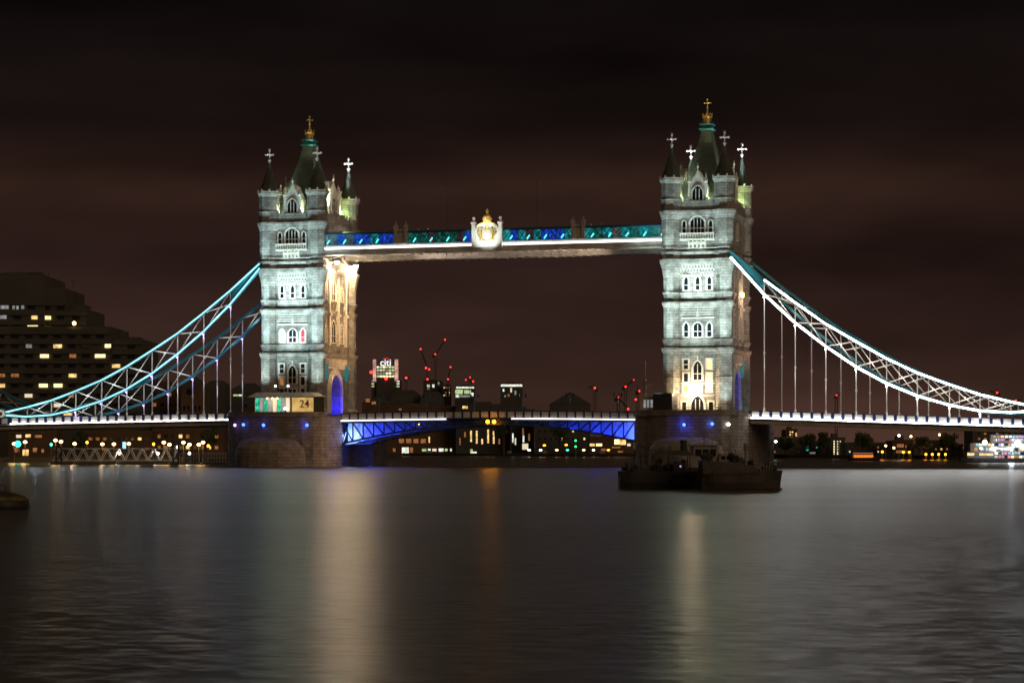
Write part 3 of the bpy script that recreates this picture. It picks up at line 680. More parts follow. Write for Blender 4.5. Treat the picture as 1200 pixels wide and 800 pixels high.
# ------------------------------------------------------------------ bridge: suspension chains and hangers
UP = [(6.3,38.9),(12.4,33.8),(18.0,29.6),(23.5,25.7),(28.9,22.5),(34.3,19.4),(39.7,16.8),(45.3,14.7),(50.6,12.9),(55.9,11.6),(61.0,10.55)]
LO = [(6.3,38.0),(12.4,31.2),(18.0,26.0),(23.5,21.7),(28.9,18.0),(34.3,15.0),(39.7,12.75),(45.3,11.1),(50.6,10.05),(55.9,9.75),(61.0,10.05)]
def deckz(side, d):
    return (8.92+(6.35-8.92)*(d-9.9)/74.1 if side > 0 else 8.95+(8.24-8.95)*(d-9.6)/49.9)+1.3
def make_chain(side, Y, label, upm, lom, hm, lampm):
    X = PR if side > 0 else PL; f = lambda p, dz=0, dy=0: (X+side*p[0], Y+dy, p[1]+dz)
    t = thing('suspension_chain', label, 'suspension chain', (X+side*33, Y, 9.5), group='curved chains of the side spans')
    dm = 1.0
    def chord(pts, w, h, nm, m):
        b = MB()
        for p, q_ in zip(pts[:-1], pts[1:]): b.beam(f(p), f(q_), w, h, up=(0,0,1))
        for p in pts: b.tube(f(p, 0, -w/2-.03), f(p, 0, w/2+.03), h*.62, h*.62, 10)
        return b.build(nm, m, t)
    chord(UP, .5, .5, 'upper_chord', 'teal'); chord(LO, .5, .5, 'lower_chord', 'teal')
    if upm:
        b = MB()
        s0 = 1 if side > 0 else 0
        for p, q_ in zip(UP[s0:-1], UP[s0+1:]): b.beam(f(p, .0, -.31), f(q_, .0, -.31), .08, .26)
        lab(b.build('light_strip', upm, t), 'light strip along the upper chord')
    if lom:
        b = MB()
        for p, q_ in zip(LO[:-1], LO[1:]): b.beam(f(p, .0, -.31), f(q_, .0, -.31), .08, .30 if side > 0 else .26)
        lab(b.build('light_strip', lom, t), 'light strip along the lower chord')
    if lom:     # lit walkway side of the chord facing down
        pass
    b = MB()
    for i in range(1, len(UP)-1):
        b.beam(f(UP[i]), f(LO[i]), .2, .2)
        j = i+1
        if j < len(UP)-1:
            b.beam(f(LO[i], 0, -.12), f(UP[j], 0, -.12), .1, .22); b.beam(f(UP[i], 0, .12), f(LO[j], 0, .12), .1, .17)
            mx = [(UP[i][k]+LO[j][k])/2 for k in (0, 1)]; b.sphere((X+side*mx[0], Y, mx[1]), .22, 6, 4)
    b.beam(f(LO[-2]), f(UP[-1]), .1, .2)
    b.build('lattice', 'lattice', t)
    if True:
        for i in range(2, 10):
            mx = [(UP[i][k]+LO[i][k])/2 for k in (0, 1)]
            point((X+side*(mx[0]-2.6), Y-1.6, mx[1]+1.2), (170 if side > 0 else 150)*(1 if lom else .7), (1, .97, .92) if side > 0 else (.8, .95, 1), .3)  # added lights without fixtures, only to brighten the lattice
    # solid web beside the tower
    b = MB(); b.prism([UP[0], UP[1], LO[1], LO[0]], lambda d, z: (X+side*d, Y-.08, z), lambda d, z: (X+side*d, Y+.08, z)); b.build('web', 'teal', t) if lom else None
    for i in range(1, 9):
        p = LO[i]; zb = deckz(side, p[0])
        if p[1]-.3 < zb+.6: continue
        b = MB(); x, y, z = f(p)
        b.tube((x, y, zb-.4), (x, y, z-.9), .10, .10, 8); b.tube((x, y, z-.9), (x, y, z-.2), .1, .22, 8); b.lathe([(zb-.1, .22), (zb+.5, .2), (zb+.7, .1)], 8, x, y)
        mz = (zb+z)/2
        if z-zb > 8: b.lathe([(mz-.3, .1), (mz-.2, .18), (mz+.2, .18), (mz+.3, .1)], 8, x, y)
        h = b.build('hanger', hm, t)
        if lampm:
            b = MB(); b.sphere((x, y-.42, z-.55), .17, 8, 5); b.build('lamp', lampm, h)
            cc = (.66, .52, 1.0) if 'violet' in lampm else (1, .93, .98)
            point((x-.25*side, y-1.0, z-.9), 75 if z > 16 else 40, cc, .2)
            if z-zb > 10: point((x+.5, y-1.1, (z*.4+zb*.6)), 45, (1, .9, .95), .2)
    return t
make_chain(-1, -9.55, 'front suspension chain of the left side span, outlined in cyan light', 'led_ice', 'led_ice', 'white', 'lamp_violet')
make_chain(-1, 9.55, 'rear suspension chain of the left side span, dark teal without light strips', None, None, 'white', 'lamp_violet')
make_chain(1, -9.55, 'front suspension chain of the right side span, outlined in bright white light', 'led_white', 'led_white', 'white', 'lamp_white')
make_chain(1, 9.55, 'rear suspension chain of the right side span, seen through the lattice of the front one', None, None, 'white', None)
# short land-side chains rising beyond the low point
for Y, s in ((-9.55, 'near'), (9.55, 'far')):
    for sg, X in ((-1, PL), (1, PR)):
        t = thing('land_chain', '%s short chain rising to the %s bank from the low point of the long chain' % (s, 'left' if sg < 0 else 'right'), 'suspension chain', (X+sg*61, Y, 10.3), group='short chains towards the banks')
        f = lambda d, z: (X+sg*d, Y, z)
        b = MB(); pu = [(61, 10.6), (66, 12.6), (72, 15.2), (79, 18.5)]; pl = [(61, 10.1), (67, 11.0), (73, 13.2), (79, 17.3)]
        for P_ in (pu, pl):
            for a, c in zip(P_[:-1], P_[1:]): b.beam(f(*a), f(*c), .5, .5)
        b.build('chord', 'teal', t)
        b = MB()
        for i in (1, 2): b.beam(f(*pu[i]), f(*pl[i]), .2, .2); b.beam(f(*pu[i]), f(*pl[i+1]), .12, .15); b.beam(f(*pl[i]), f(*pu[i+1]), .12, .15)
        b.build('lattice', 'lattice', t)
        b = MB(); b.tube((X+sg*61.4, Y-.45, 10.35), (X+sg*61.4, Y+.45, 10.35), 1.0, 1.0, 20); b.build('joint_disc', 'teal', t)
        b = MB(); b.tube((X+sg*61.4, Y-.6, 10.35), (X+sg*61.4, Y-.45, 10.35), .78, .78, 20); b.build('medallion', 'white', t)
        b = MB(); b.tube((X+sg*61.4, Y-.7, 10.35), (X+sg*61.4, Y-.6, 10.35), .36, .36, 16); b.build('boss', 'rust', t)
point((PL-60.4, -11.5, 11.0), 60, (1, .9, .8))

# ------------------------------------------------------------------ bridge: the two bascule leaves
def make_leaf(side, label):
    X = PL+10.0 if side > 0 else PR-9.7      # side>0: left leaf growing to +X
    xe = -39.55 if side > 0 else -39.45
    t = thing('bascule_leaf', label, 'bascule leaf', (X, 0, 8.4), group='opening leaves of the bridge')
    n = 14; xs = [X+(xe-X)*i/n for i in range(n+1)]
    top = [8.62+.30*math.sin(math.pi/2*i/n) for i in range(n+1)]
    low = [4.35+ (8.05-4.35)*(1-(1-i/n)**1.9) for i in range(n+1)]
    for y, nm in ((-8.1, 'outer'), (8.1, 'far'), (-4.6, 'inner'), (4.6, 'inner2')):
        b = MB(); dk = nm in ('outer', 'far')
        for i in range(n):
            b.beam((xs[i], y, top[i]-.25), (xs[i+1], y, top[i+1]-.25), .35, .3)
            b.beam((xs[i], y, low[i]), (xs[i+1], y, low[i+1]), .5, .32)
            if dk:
                if i % 1 == 0: b.beam((xs[i], y, low[i]), (xs[i], y, top[i]-.2), .22, .22)
                if top[i]-low[i] > .9: b.beam((xs[i], y, top[i]-.3), (xs[i+1], y, low[i+1]), .16, .26)
        b.build('girder', 'navy' if dk else 'paleblue', t)
        if not dk:
            w_ = MB()
            for i in range(n):
                w_.add([(xs[i]+.01,y-.05,low[i]),(xs[i+1]-.01,y-.05,low[i+1]),(xs[i+1]-.01,y-.05,top[i+1]-.3),(xs[i]+.01,y-.05,top[i]-.3),(xs[i]+.01,y+.05,low[i]),(xs[i+1]-.01,y+.05,low[i+1]),(xs[i+1]-.01,y+.05,top[i+1]-.3),(xs[i]+.01,y+.05,top[i]-.3)],
                    [(0,1,2,3),(7,6,5,4),(0,4,5,1),(3,2,6,7),(0,3,7,4),(1,5,6,2)])
                w_.beam((xs[i], y-.1, low[i]), (xs[i], y-.1, top[i]-.3), .12, .15)
                w_.beam((xs[i], y-.15, low[i]), (xs[i+1], y-.15, top[i+1]-.4), .1, .13)
            w_.build('web_plate', 'paleblue', t)
    b = MB()
    for i in range(0, n+1):
        b.box(xs[i]-.12, xs[i]+.12, -8, 8, low[i]-.1, low[i]+.15)
        b.beam((xs[i], -8, low[i]), (xs[i], -4.6, top[i]-.5), .1, .12); 
    b.build('cross_beam', 'paleblue', t)
    def slab(b, y0, y1, d0, d1, i0=0, i1=n):
        for i in range(i0, i1):
            a, c = xs[i], xs[i+1]
            b.add([(a,y0,top[i]+d0),(c,y0,top[i+1]+d0),(c,y1,top[i+1]+d0),(a,y1,top[i]+d0),(a,y0,top[i]+d1),(c,y0,top[i+1]+d1),(c,y1,top[i+1]+d1),(a,y1,top[i]+d1)],
                [(3,2,1,0),(4,5,6,7),(0,1,5,4),(1,2,6,5),(2,3,7,6),(3,0,4,7)])
    b = MB(); slab(b, -8.6, 8.6, -.12, .35); b.build('deck_plate', 'navy', t)
    b = MB(); slab(b, -6, 6, .354, .4); b.build('roadway', 'asphalt', t)
    for s in (-1, 1):
        y = s*8.75
        b = MB(); slab(b, y-.1, y+.1, 1.42, 1.55); slab(b, y-.1, y+.1, .0, .3)
        L_ = abs(xe-X); m = int(L_/1.65)
        for i in range(m+1):
            x = X+(xe-X)*i/m; zz = 8.62+.30*math.sin(math.pi/2*i/m)
            b.box(x-.14, x+.14, y-.16, y+.16, zz+.3, zz+1.5)
        b.build('parapet_frame', 'navy', t)
        p = MB(); slab(p, y-.03, y+.04, .3, 1.42)
        for i in range(m):
            for k in (.3, .5, .7):
                x = X+(xe-X)*(i+k)/m; zz = 8.62+.30*math.sin(math.pi/2*i/m); p.box(x-.1, x+.1, y-.07, y+.07, zz+.55, zz+1.25)
        p.build('parapet_panel', 'lattice', t)
        b = MB(); i1 = 10 if side > 0 else 12
        slab(b, y-.35 if s < 0 else y+.2, y-.2 if s < 0 else y+.35, -.05, .22, 0, i1)
        lab(b.build('light_strip', 'led_soft', t), 'white light strip along the leaf edge')
    # blue wash lights shining along the girders
    sg = side
    for k, (dx, p_) in enumerate(((.9, 1100), (3.6, 520), (6.6, 330), (10, 220), (14.5, 110), (19, 45))):
        for yy in (-6.5,):
            point((X+sg*dx, yy, 5.8+dx*.09), p_*(1 if side > 0 else 1.25)*.55, (.02, .045, 1.0) if k > 0 else (.40, .52, 1.0), .2)
    spot((X+sg*1.0, -10.2, 4.6), (X+sg*16, -8, 7.2), 1100, (.02, .04, 1.0), 40)
    return t
make_leaf(1, 'left bascule leaf, blue lit girders, its white strip stopping short of mid-span')
make_leaf(-1, 'right bascule leaf, blue lit girders below a white strip, nearest the boats')
# mid-span orange navigation lamps
for px_ in (571.5, 579):
    p = atY(px_, 494, -9.2); b = MB(); b.sphere(p, .36, 12, 8); o = thing('navigation_lamp', 'round orange navigation lamp under mid-span, %s of the pair' % ('left' if px_ < 575 else 'right'), 'lamp', p, group='orange lamps at mid-span')
    b.build('globe', 'lamp_orange', o)
    b = MB(); b.box(p.x-.15, p.x+.15, p.y+.1, p.y+.5, p.z-.1, p.z+.5); b.build('bracket', 'navy', o); point((p.x, p.y-.9, p.z-.5), 50, (1, .34, .04), .3); spot((p.x, p.y-.9, p.z), (p.x+8, p.y-60, 0), 140, (1, .36, .02), 80, .9, .4)

# added lamp under the left leaf, put in to warm the pier nose
p = Vector((PL+26, -10.0, 8.0)); t = thing('added_fill_lamp', 'small added amber fill lamp bracketed under the left bascule leaf', 'lamp', tuple(p))
b = MB(); b.sphere(p, .12, 8, 6); b.build('bulb', 'lamp_orange', t); b = MB(); b.box(p.x-.08, p.x+.08, p.y+.1, p.y+1.4, p.z+.05, p.z+.2); b.build('bracket', 'navy', t)
spot((p.x, p.y-.3, p.z), (PL+4, -20, 3.5), 5200, (1, .62, .34), 70, .9, .3)
# chamber lining lights in the left pier
spot((PL+12.5, 3, 7.2), (PL+5, 4, 2.5), 650, (.04, .10, 1.0), 120)
point((PL+10.5, 6.0, 2.4), 90, (.04, .10, 1.0))

# ------------------------------------------------------------------ small marker lights on the piers
def marker(px_, py_, X, m, col, pw, label):
    # on the rounded nose of the pier
    u = (px_-600)/FPX
    best = None
    for i in range(400):
        Y = -26+i*.03; P_ = atY(px_, py_, Y)
        dx = (P_.x-X)/9.7; dy = (Y+16.5)/7.5
        if Y > -16.5 or dx*dx+dy*dy <= 1.0: best = P_; break
    b = MB(); b.tube((best.x, best.y+.1, best.z), (best.x, best.y-.25, best.z), .26, .34, 10)
    t = thing('marker_light', label, 'light', tuple(best), group='marker lights on the pier noses')
    b.build('housing', 'darkmet', t)
    g = MB(); g.sphere((best.x, best.y-.3, best.z), .30, 12, 8); g.build('lens', m, t)
    point((best.x, best.y-.9, best.z), pw, col, .2)
marker(276, 498, PL+.3, 'lamp_violet', (.3, .15, 1), 12, 'violet marker light, leftmost on the left pier')
marker(286, 497.5, PL+.3, 'lamp_blue', (.1, .2, 1), 20, 'blue marker light next to the violet one on the left pier')
marker(309.5, 498, PL+.3, 'lamp_blue', (.08, .12, 1), 25, 'blue marker light under the green end of the kiosk')
marker(360.5, 498, PL+.3, 'lamp_blue', (.08, .12, 1), 30, 'blue marker light rightmost on the left pier, below the gold panel')
marker(802, 497.5, PR, 'lamp_blue', (.05, .08, 1), 130, 'brightest blue marker light, on the right pier left of the door axis')
marker(835, 496.5, PR, 'lamp_blue', (.08, .2, 1), 40, 'smaller blue marker light in the middle of the right pier')
marker(854, 497, PR, 'lamp_white', (1, 1, .95), 8, 'small white marker light on the right part of the right pier')

# ------------------------------------------------------------------ kiosk on the left pier
k = thing('pier_kiosk', 'glazed kiosk with brown roof on the left pier, green lit windows and a gold panel', 'kiosk', (PL-1.5, -15, 10.2))
def kx(px_): return atY(px_, 480, -17.5).x
b = MB(); b.box(kx(298), kx(368), -17.2, -12.6, 9.9, 10.3); b.box(kx(297), kx(369), -12.9, -12.6, 10.3, 13.6); b.build('base', 'darkmet', k)
b = MB(); xa, xb = kx(291), kx(370)
b.add([(xa,-18.1,13.1),(xb,-18.1,13.1),(xb,-12.2,13.3),(xa,-12.2,13.3),(xa+1.2,-16.4,14.0),(xb-1.2,-16.4,14.0),(xb-1.2,-13.2,14.0),(xa+1.2,-13.2,14.0)],
    [(3,2,1,0),(4,5,6,7),(0,1,5,4),(1,2,6,5),(2,3,7,6),(3,0,4,7)]); b.build('roof', 'bronze', k)
cols = ['k_green','win_grey','k_green','win_grey','win_cream','k_green','win_grey','win_cream']
for i in range(8):
    xa_, xb_ = kx(298+i*5.1), kx(298+(i+1)*5.1)
    b = MB(); b.box(xa_+.07, xb_-.07, -17.0, -16.95, 10.35, 13.0); b.build('window', cols[i], k)
b = MB()
for i in range(9):
    xx = kx(298+i*5.1); b.box(xx-.06, xx+.06, -17.15, -16.9, 10.3, 13.15)
b.build('mullion', 'white', k)
b = MB(); xa, xb = kx(341), kx(366)
n = 10
for i in range(n):       # bowed gold hoarding
    a0, a1 = i/n, (i+1)/n; y0 = -17.05-.45*math.sin(math.pi*a0); y1 = -17.05-.45*math.sin(math.pi*a1)
    b.add([(xa+(xb-xa)*a0,y0,10.35),(xa+(xb-xa)*a1,y1,10.35),(xa+(xb-xa)*a1,y1,13.0),(xa+(xb-xa)*a0,y0,13.0),(xa+(xb-xa)*a0,-16.9,10.35),(xa+(xb-xa)*a1,-16.9,10.35),(xa+(xb-xa)*a1,-16.9,13.0),(xa+(xb-xa)*a0,-16.9,13.0)],
        [(0,1,2,3),(7,6,5,4),(0,4,5,1),(3,2,6,7)])
gp = b.build('gold_panel', 'k_gold', k)
def text(s, loc, size, m, rz, parent, name='lettering', ext=.03):
    c = bpy.data.curves.new(name, 'FONT'); c.body = s; c.size = size; c.extrude = ext; c.align_x = 'CENTER'; c.align_y = 'CENTER'; c.offset = .012*size
    c.materials.append(M[m] if isinstance(m, str) else m); o = bpy.data.objects.new(name, c); COL.objects.link(o)
    bpy.context.view_layer.update(); me = bpy.data.meshes.new_from_object(o.evaluated_get(bpy.context.evaluated_depsgraph_get())); bpy.data.objects.remove(o); bpy.data.curves.remove(c)
    o = bpy.data.objects.new(name, me); COL.objects.link(o)
    if not me.materials: me.materials.append(M[m])
    o.rotation_euler = (math.pi/2, 0, rz); o.parent = parent
    o.location = Vector(loc)-(parent_origin(parent)); return o
M['plum_paint'] = mat('plum_paint', (.34, .13, .20), .6)
text('24', (kx(357), -17.58, 11.75), 2.0, 'plum_paint', 0, gp)
for px_ in (314, 320, 326):
    p = Vector((kx(px_), -17.9, 12.85)); b = MB(); b.sphere(p, .16, 8, 6); b.build('lamp', 'lamp_warm', k)
point((kx(320), -18.8, 12.6), 45, (1, .8, .5)); 
for px_ in (331, 346):
    p = Vector((kx(px_-15), -14.5, 15.4))
    b = MB(); b.tube((p.x, p.y, 13.6), (p.x, p.y, 15.2), .05, .05, 6); b.box(p.x-.3, p.x+.3, p.y-.1, p.y+.1, 15.1, 15.4)
    o = tag(b.build('floodlight', 'darkmet'), 'small floodlight on a stem above the kiosk roof, %s one' % ('left' if px_ == 331 else 'right'), 'floodlight', 'floodlights above the kiosk')
    g = MB(); g.sphere((p.x, p.y-.18, 15.25), .2, 8, 6); g.build('lens', 'lamp_white', o)
p = Vector((kx(337), -18.6, 10.9)); b = MB(); b.sphere(p, .3, 10, 6); o = thing('ground_light', 'bright white light low in front of the kiosk windows', 'light', (p.x, p.y, 10.2)); b.build('lens', 'lamp_white', o)
b = MB(); b.tube((p.x, p.y, 10.2), (p.x, p.y, 10.75), .12, .2, 8); b.build('stem', 'darkmet', o)

# control cabin and mast on the right pier
cb = thing('control_cabin', 'dark control cabin with pale windows at the left end of the right pier', 'cabin', (PR-7, -14, 10.0))
def rx(px_): return atY(px_, 480, -15).x
b = MB(); b.box(rx(768), rx(790), -16.8, -12, 9.9, 13.2); b.box(rx(767), rx(791), -17, -11.8, 13.2, 13.4); b.build('wall', 'darkmet', cb)
b = MB(); b.box(rx(752), rx(768)-.02, -15.8, -12, 9.9, 12.6); b.box(rx(751), rx(768)-.02, -16.0, -11.8, 12.6, 12.8); b.build('annexe', 'bronze', cb)
for a, c in ((755.5, 758), (759.5, 762), (763.5, 766)):
    b = MB(); b.box(rx(a), rx(c), -15.86, -15.8, 10.8, 12.2); b.build('window', 'win_grey', cb)
b = MB(); b.tube((rx(755), -14, 12.8), (rx(755), -14, 19.2), .09, .05, 6); b.box(rx(755)-.5, rx(755)-.1, -14.1, -13.9, 13.5, 15.8); b.box(rx(755)-.9, rx(755)+.9, -14.05, -13.95, 15.0, 15.12)
tag(b.build('signal_mast', 'cabin'), 'slim signal mast standing on the cabin of the right pier', 'mast')
# warm door lamp on the right tower
p = atY(811, 457, -10.6)
o = thing('door_lamp', 'bright warm globe lamp above the door of the right tower', 'lamp', tuple(p))
b = MB(); b.sphere(p, .38, 14, 8); b.build('globe', emit('bright_door_lamp', (1.0, .74, .44), 330), o)
b = MB(); b.beam((p.x, p.y, p.z+.5), (p.x, TY-9.4, p.z+.6), .08, .08); b.tube((p.x, p.y, p.z+.3), (p.x, p.y, p.z+.55), .05, .05, 6); b.build('bracket', 'darkmet', o)
point((p.x, p.y-1.3, p.z-.1), 900, (1, .76, .46), .35)
# railings on the tower bases
for X, nm in ((PL, 'left'), (PR, 'right')):
    b = MB()
    for z in (10.9, 11.3): b.beam((X-8, -15 if X else -14.5, z), (X+8, -15 if X else -14.5, z), .05, .05)
    for i in range(17): b.beam((X-8+i, -15 if X else -14.5, 10.2), (X-8+i, -15 if X else -14.5, 11.3), .05, .05)
    for s in (-1, 1): b.beam((X+s*8, -15, 10.2), (X+s*8, -10.6, 10.2+1.1), .04, .04)
    tag(b.build('railing', 'darkmet'), 'thin dark railing on top of the %s pier' % nm, 'railing')

# ------------------------------------------------------------------ lamp posts on the bridge
def lamp_post(p, zt, label, group, lit=None, dark='darkmet', heads=1, r=.22, pw=0, col=(1,.7,.35), name='street_lamp'):
    h = zt-p[2]
    t = thing(name, label, 'street lamp', tuple(p), group=group)
    b = MB(); x, y, z = p
    b.lathe([(z, .16), (z+.6, .14), (z+.7, .08), (zt-.3, .05)], 8, x, y); 
    if heads > 1: b.beam((x-.7, y, zt-.35), (x+.7, y, zt-.35), .06, .06)
    b.build('post', dark, t)
    for i in range(heads):
        xx = x+(0 if heads == 1 else (-.7 if i == 0 else .7))
        g = MB(); g.lathe([(zt-.35, r*.5), (zt-.2, r), (zt+.1, r*1.05), (zt+.3, r*.3)], 10, xx, y); g.build('lantern', lit or 'glass', t)
    if pw: point((x, y-.9, zt-.6), pw, col, .6)
    return t
p = atY(330.5, 481, -12); lamp_post((p.x, -12, 10.2), 14.6, 'dark unlit lamp post beside the gold kiosk panel', 'lamp posts on the bridge', None, heads=2)
for px_, lt in ((444, 'grey'), (500, ''), (556, ''), (612, ''), (668, ''), (724, '')):
    x = atY(px_, 480, -7.2).x
    lamp_post((x, -7.2, 9.2), 13.4, 'slim lamp post on the bascule road, %s' % {444: 'nearest the left tower', 500: 'second from the left tower', 556: 'just left of mid-span', 612: 'just right of mid-span', 668: 'second from the right tower', 724: 'nearest the right tower'}[px_], 'lamp posts on the bascule road', None, dark='teal', heads=2, r=.15)

# ------------------------------------------------------------------ floodlights on the towers
for X, c, kf in ((PL, (.64, .94, .97), 1.5), (PR, (.70, .96, .93), 1.4)):
    zk = 14.4 if X < -40 else 10.6
    for dx in (-7.6, 7.6):
        spot((X+dx, -21.0, 10.9), (X+dx*.45, -9.3, 40), 30000*kf, c, 40, .7)
        spot((X+dx*.9, -21.5, 10.9), (X+dx*.3, -9.3, 26), 8200*kf, c, 50, .9)
    for dx in (-4.9, 4.9):
        spot((X+dx*1.35, -12.9, zk), (X+dx, -9.7, zk+7), 2200*kf, (.78, 1.0, .96), 90, .9)
        spot((X+dx*1.2, -12.2, 22.4), (X+dx, -10.0, 28.0), 1250*kf, c, 105, .9)
        spot((X+dx*1.2, -12.2, 31.0), (X+dx, -10.0, 36.0), 1250*kf, c, 105, .9)
        spot((X+dx*1.2, -12.4, 39.5), (X+dx, -10.0, 44.0), 560*kf, c, 105, .9)
    spot((X, -12.4, 22.4), (X, -9.3, 26), 1300*kf, (.82, 1.0, .97), 110, .9); spot((X, -12.2, 31.0), (X, -9.3, 34), 1100*kf, (.85, 1.0, .97), 110, .9)
    spot((X, -11.6, 39.6), (X, -9.6, 41.3), 130, (1, 1, .82), 120, .9)
    # greenish lights between the turrets
    for dx in (-2.45, 2.45): point((X+dx, -8.3, 49.0), 330, (.84, 1.0, .60), .12)
    point((X+6.0, -5.6, 49.4), 230, (1.0, .95, .6), .12); point((X+5.4, -4.5, 52.9), 130, (1.0, 1.0, .6), .12)
    point((X-3.2, -5.4, 53.2), 90, (1.0, 1.0, .6), .12)
    point((X+5.1, 5.2, 49.7), 620, (.74, 1.0, .38), .15)
    spot((X+6.0, 4.9, 49.6), (X+4.9, 9.0, 60.2), 30000, (.88, 1.0, 1.0), 20, .9); spot((X-6.0, 4.9, 49.6), (X-4.9, 9.0, 60.2), 30000, (.88, 1.0, 1.0), 20, .9)
    for sx in (-1, 1): spot((X+sx*4.9, -13.2, 47.2), (X+sx*4.9, -8.2, 60.2), 1300, (.9, .95, 1.0), 9, .5)
    spot((X+5.6, -4.2, 49.6), (X+.8, .4, 58), 6500, (.72, 1.0, .74), 66, .8)
    spot((X-1.6, -8.3, 49.8), (X, .4, 60), 5000, (.80, 1.0, .72), 50, .8)
    spot((X+1.9, -8.3, 50.0), (X, .4, 65.8), 9000, (1, .92, .5), 16, .8)
# left tower: warm inner face and blue arch
warm = (1.0, .52, .20)
spot((PL+7.4, -3.6, 39.0), (PL+5.3, -2.8, 33), 6500, (1, .66, .34), 130, .9); spot((PL+7.4, 7.0, 39.0), (PL+5.3, 7.0, 33), 7500, (1, .66, .34), 130, .9)
M['flood_lens'] = emit('hot_flood_lens', (1.0, .70, .42), 1100)
for yy, wh_ in ((-3.6, 'nearer'), (7.0, 'farther')):
    b = MB(); b.box(PL+6.3, PL+7.9, yy-.5, yy+.5, 39.5, 40.0); o = tag(b.build('floodlight', 'darkmet'), 'warm floodlight under the walkway on the left tower, %s of the two' % wh_, 'floodlight', 'floodlights under the walkway')
    g = MB(); g.sphere((PL+7.2, yy, 39.35), .34, 12, 8); g.build('lens', 'flood_lens', o)
spot((PL+18, 0, 9.8), (PL+5.3, 0, 30), 9500, warm, 75, .9)
spot((PL+20, -2, 40.0), (PL+5.3, 1, 29), 13000, warm, 56, .9)
point((PL+4.2, 1.6, 11.6), 600, (.012, .012, 1.0), .3); point((PL+1.0, 2.2, 15.0), 60, (.012, .02, 1.0), .3)
# right tower: outer face, dim warm and a bright patch
point((PR+7.0, 3.0, 31.4), 420, (1, .66, .46), .3); spot((PR+12, 5, 10.5), (PR+5.6, 4, 28), 5200, (1, .48, .28), 60, .8)
point((PR+3.2, 0, 14.4), 260, (.01, .03, 1.0), .3); point((PR+7.6, 3.5, 11.4), 60, (.1, .7, 1.0), .2)
b = MB(); b.box(PR+5.9, PR+6.3, 2.0, 3.6, 31.6, 32.4)
tag(b.build('wall_floodlight', 'lamp_warm'), 'warm floodlight box high on the outer face of the right tower', 'floodlight')
# soffit glow on the walkway underside
spot((PL+12, -2, 36), (-45, 0, 41), 20000, (1, .86, .74), 80, .9); spot((PR-12, -2, 36), (-32, 0, 41), 19000, (1, .76, .58), 80, .9)
# coat of arms light
spot((XC, -14.5, 39.8), (XC, -9, 44.2), 2600, (.93, 1.0, .88), 70, .7); spot((XC, -12, 43.6), (XC, -8.8, 47), 900, (1, .88, .55), 60, .7)

# ------------------------------------------------------------------ buildings
def bld(name, label, cat, px0, px1, ytop, depth, dpt=18, m='conc3', group=None, rot=0.0, base=1.0):
    """a block facing the camera from px0 to px1 with its roof at pixel ytop, standing `depth` metres away"""
    c = at((px0+px1)/2, 525, depth); w_ = (px1-px0)/FPX*depth; h = CH+(YH-ytop)/FPX*depth-base
    t = thing(name, label, cat, (c.x, c.y, base), TH+rot, group, local=True)
    return t, w_, h, c
def wbox(b, x0, x1, z0, z1, y=-.06, th=.08): b.box(x0, x1, y, y+th, z0, z1)
class Fac:
    """places windows on a building front from pixel positions measured on the building itself"""
    def __init__(s, t, px0, px1, depth, base): s.t = t; s.c = (px0+px1)/2; s.k = depth/FPX; s.base = base
    def win(s, x, y, w, h, m, name='window', yy=-.08):
        b = MB(); cx = (x-s.c)*s.k; cz = CH+(YH-y)*s.k-s.base
        b.box(cx-w*s.k/2, cx+w*s.k/2, yy, yy+.1, cz-h*s.k/2, cz+h*s.k/2); return b.build(name, m, s.t)
# riverside hotel, stepped concrete (left)
D = 640
H, w_, h, c = bld('hotel_building', 'big stepped brown concrete hotel with scattered lit windows at the left edge', 'hotel', -60, 166, 316, D, base=1.3)
F = Fac(H, -60, 166, D, 1.3); kx_ = lambda x: (x-F.c)*F.k; kz_ = lambda y: CH+(YH-y)*F.k-1.3
steps = [(-60, 52, 322, 0), (-60, 75, 337, 1.5), (75.2, 99, 361, 3), (-60, 131, 383, -3), (131.2, 166, 397, 1)]
b = MB()
for (a, c_, y_, dy) in steps:
    zf = 0
    b.box(kx_(a), kx_(c_), dy, 30+dy*.5, 0, kz_(y_))
    for r_ in range(16):
        yy = 355.5+r_*11.45
        if yy > y_+3 and yy < 500: b.box(kx_(a)-.02, kx_(c_)+.15, dy-.9, dy-.02, kz_(yy+2.3), kz_(yy-2.3))
b.lathe([(kz_(322), 7.5), (kz_(318), 7.0), (kz_(316.5), 5)], 8, kx_(14), 12); b.box(kx_(28), kx_(42), 6, 12, kz_(322), kz_(317))
b.box(kx_(84), kx_(97), 5, 12, kz_(361), kz_(356)); b.box(kx_(142), kx_(160), 5, 12, kz_(397), kz_(394))
for x in (36, 48, 78): b.tube((kx_(x), 10, kz_(324)), (kx_(x), 10, kz_(314 if x < 60 else 334)), .15, .08, 5)
b.build('wall', 'conc', H)
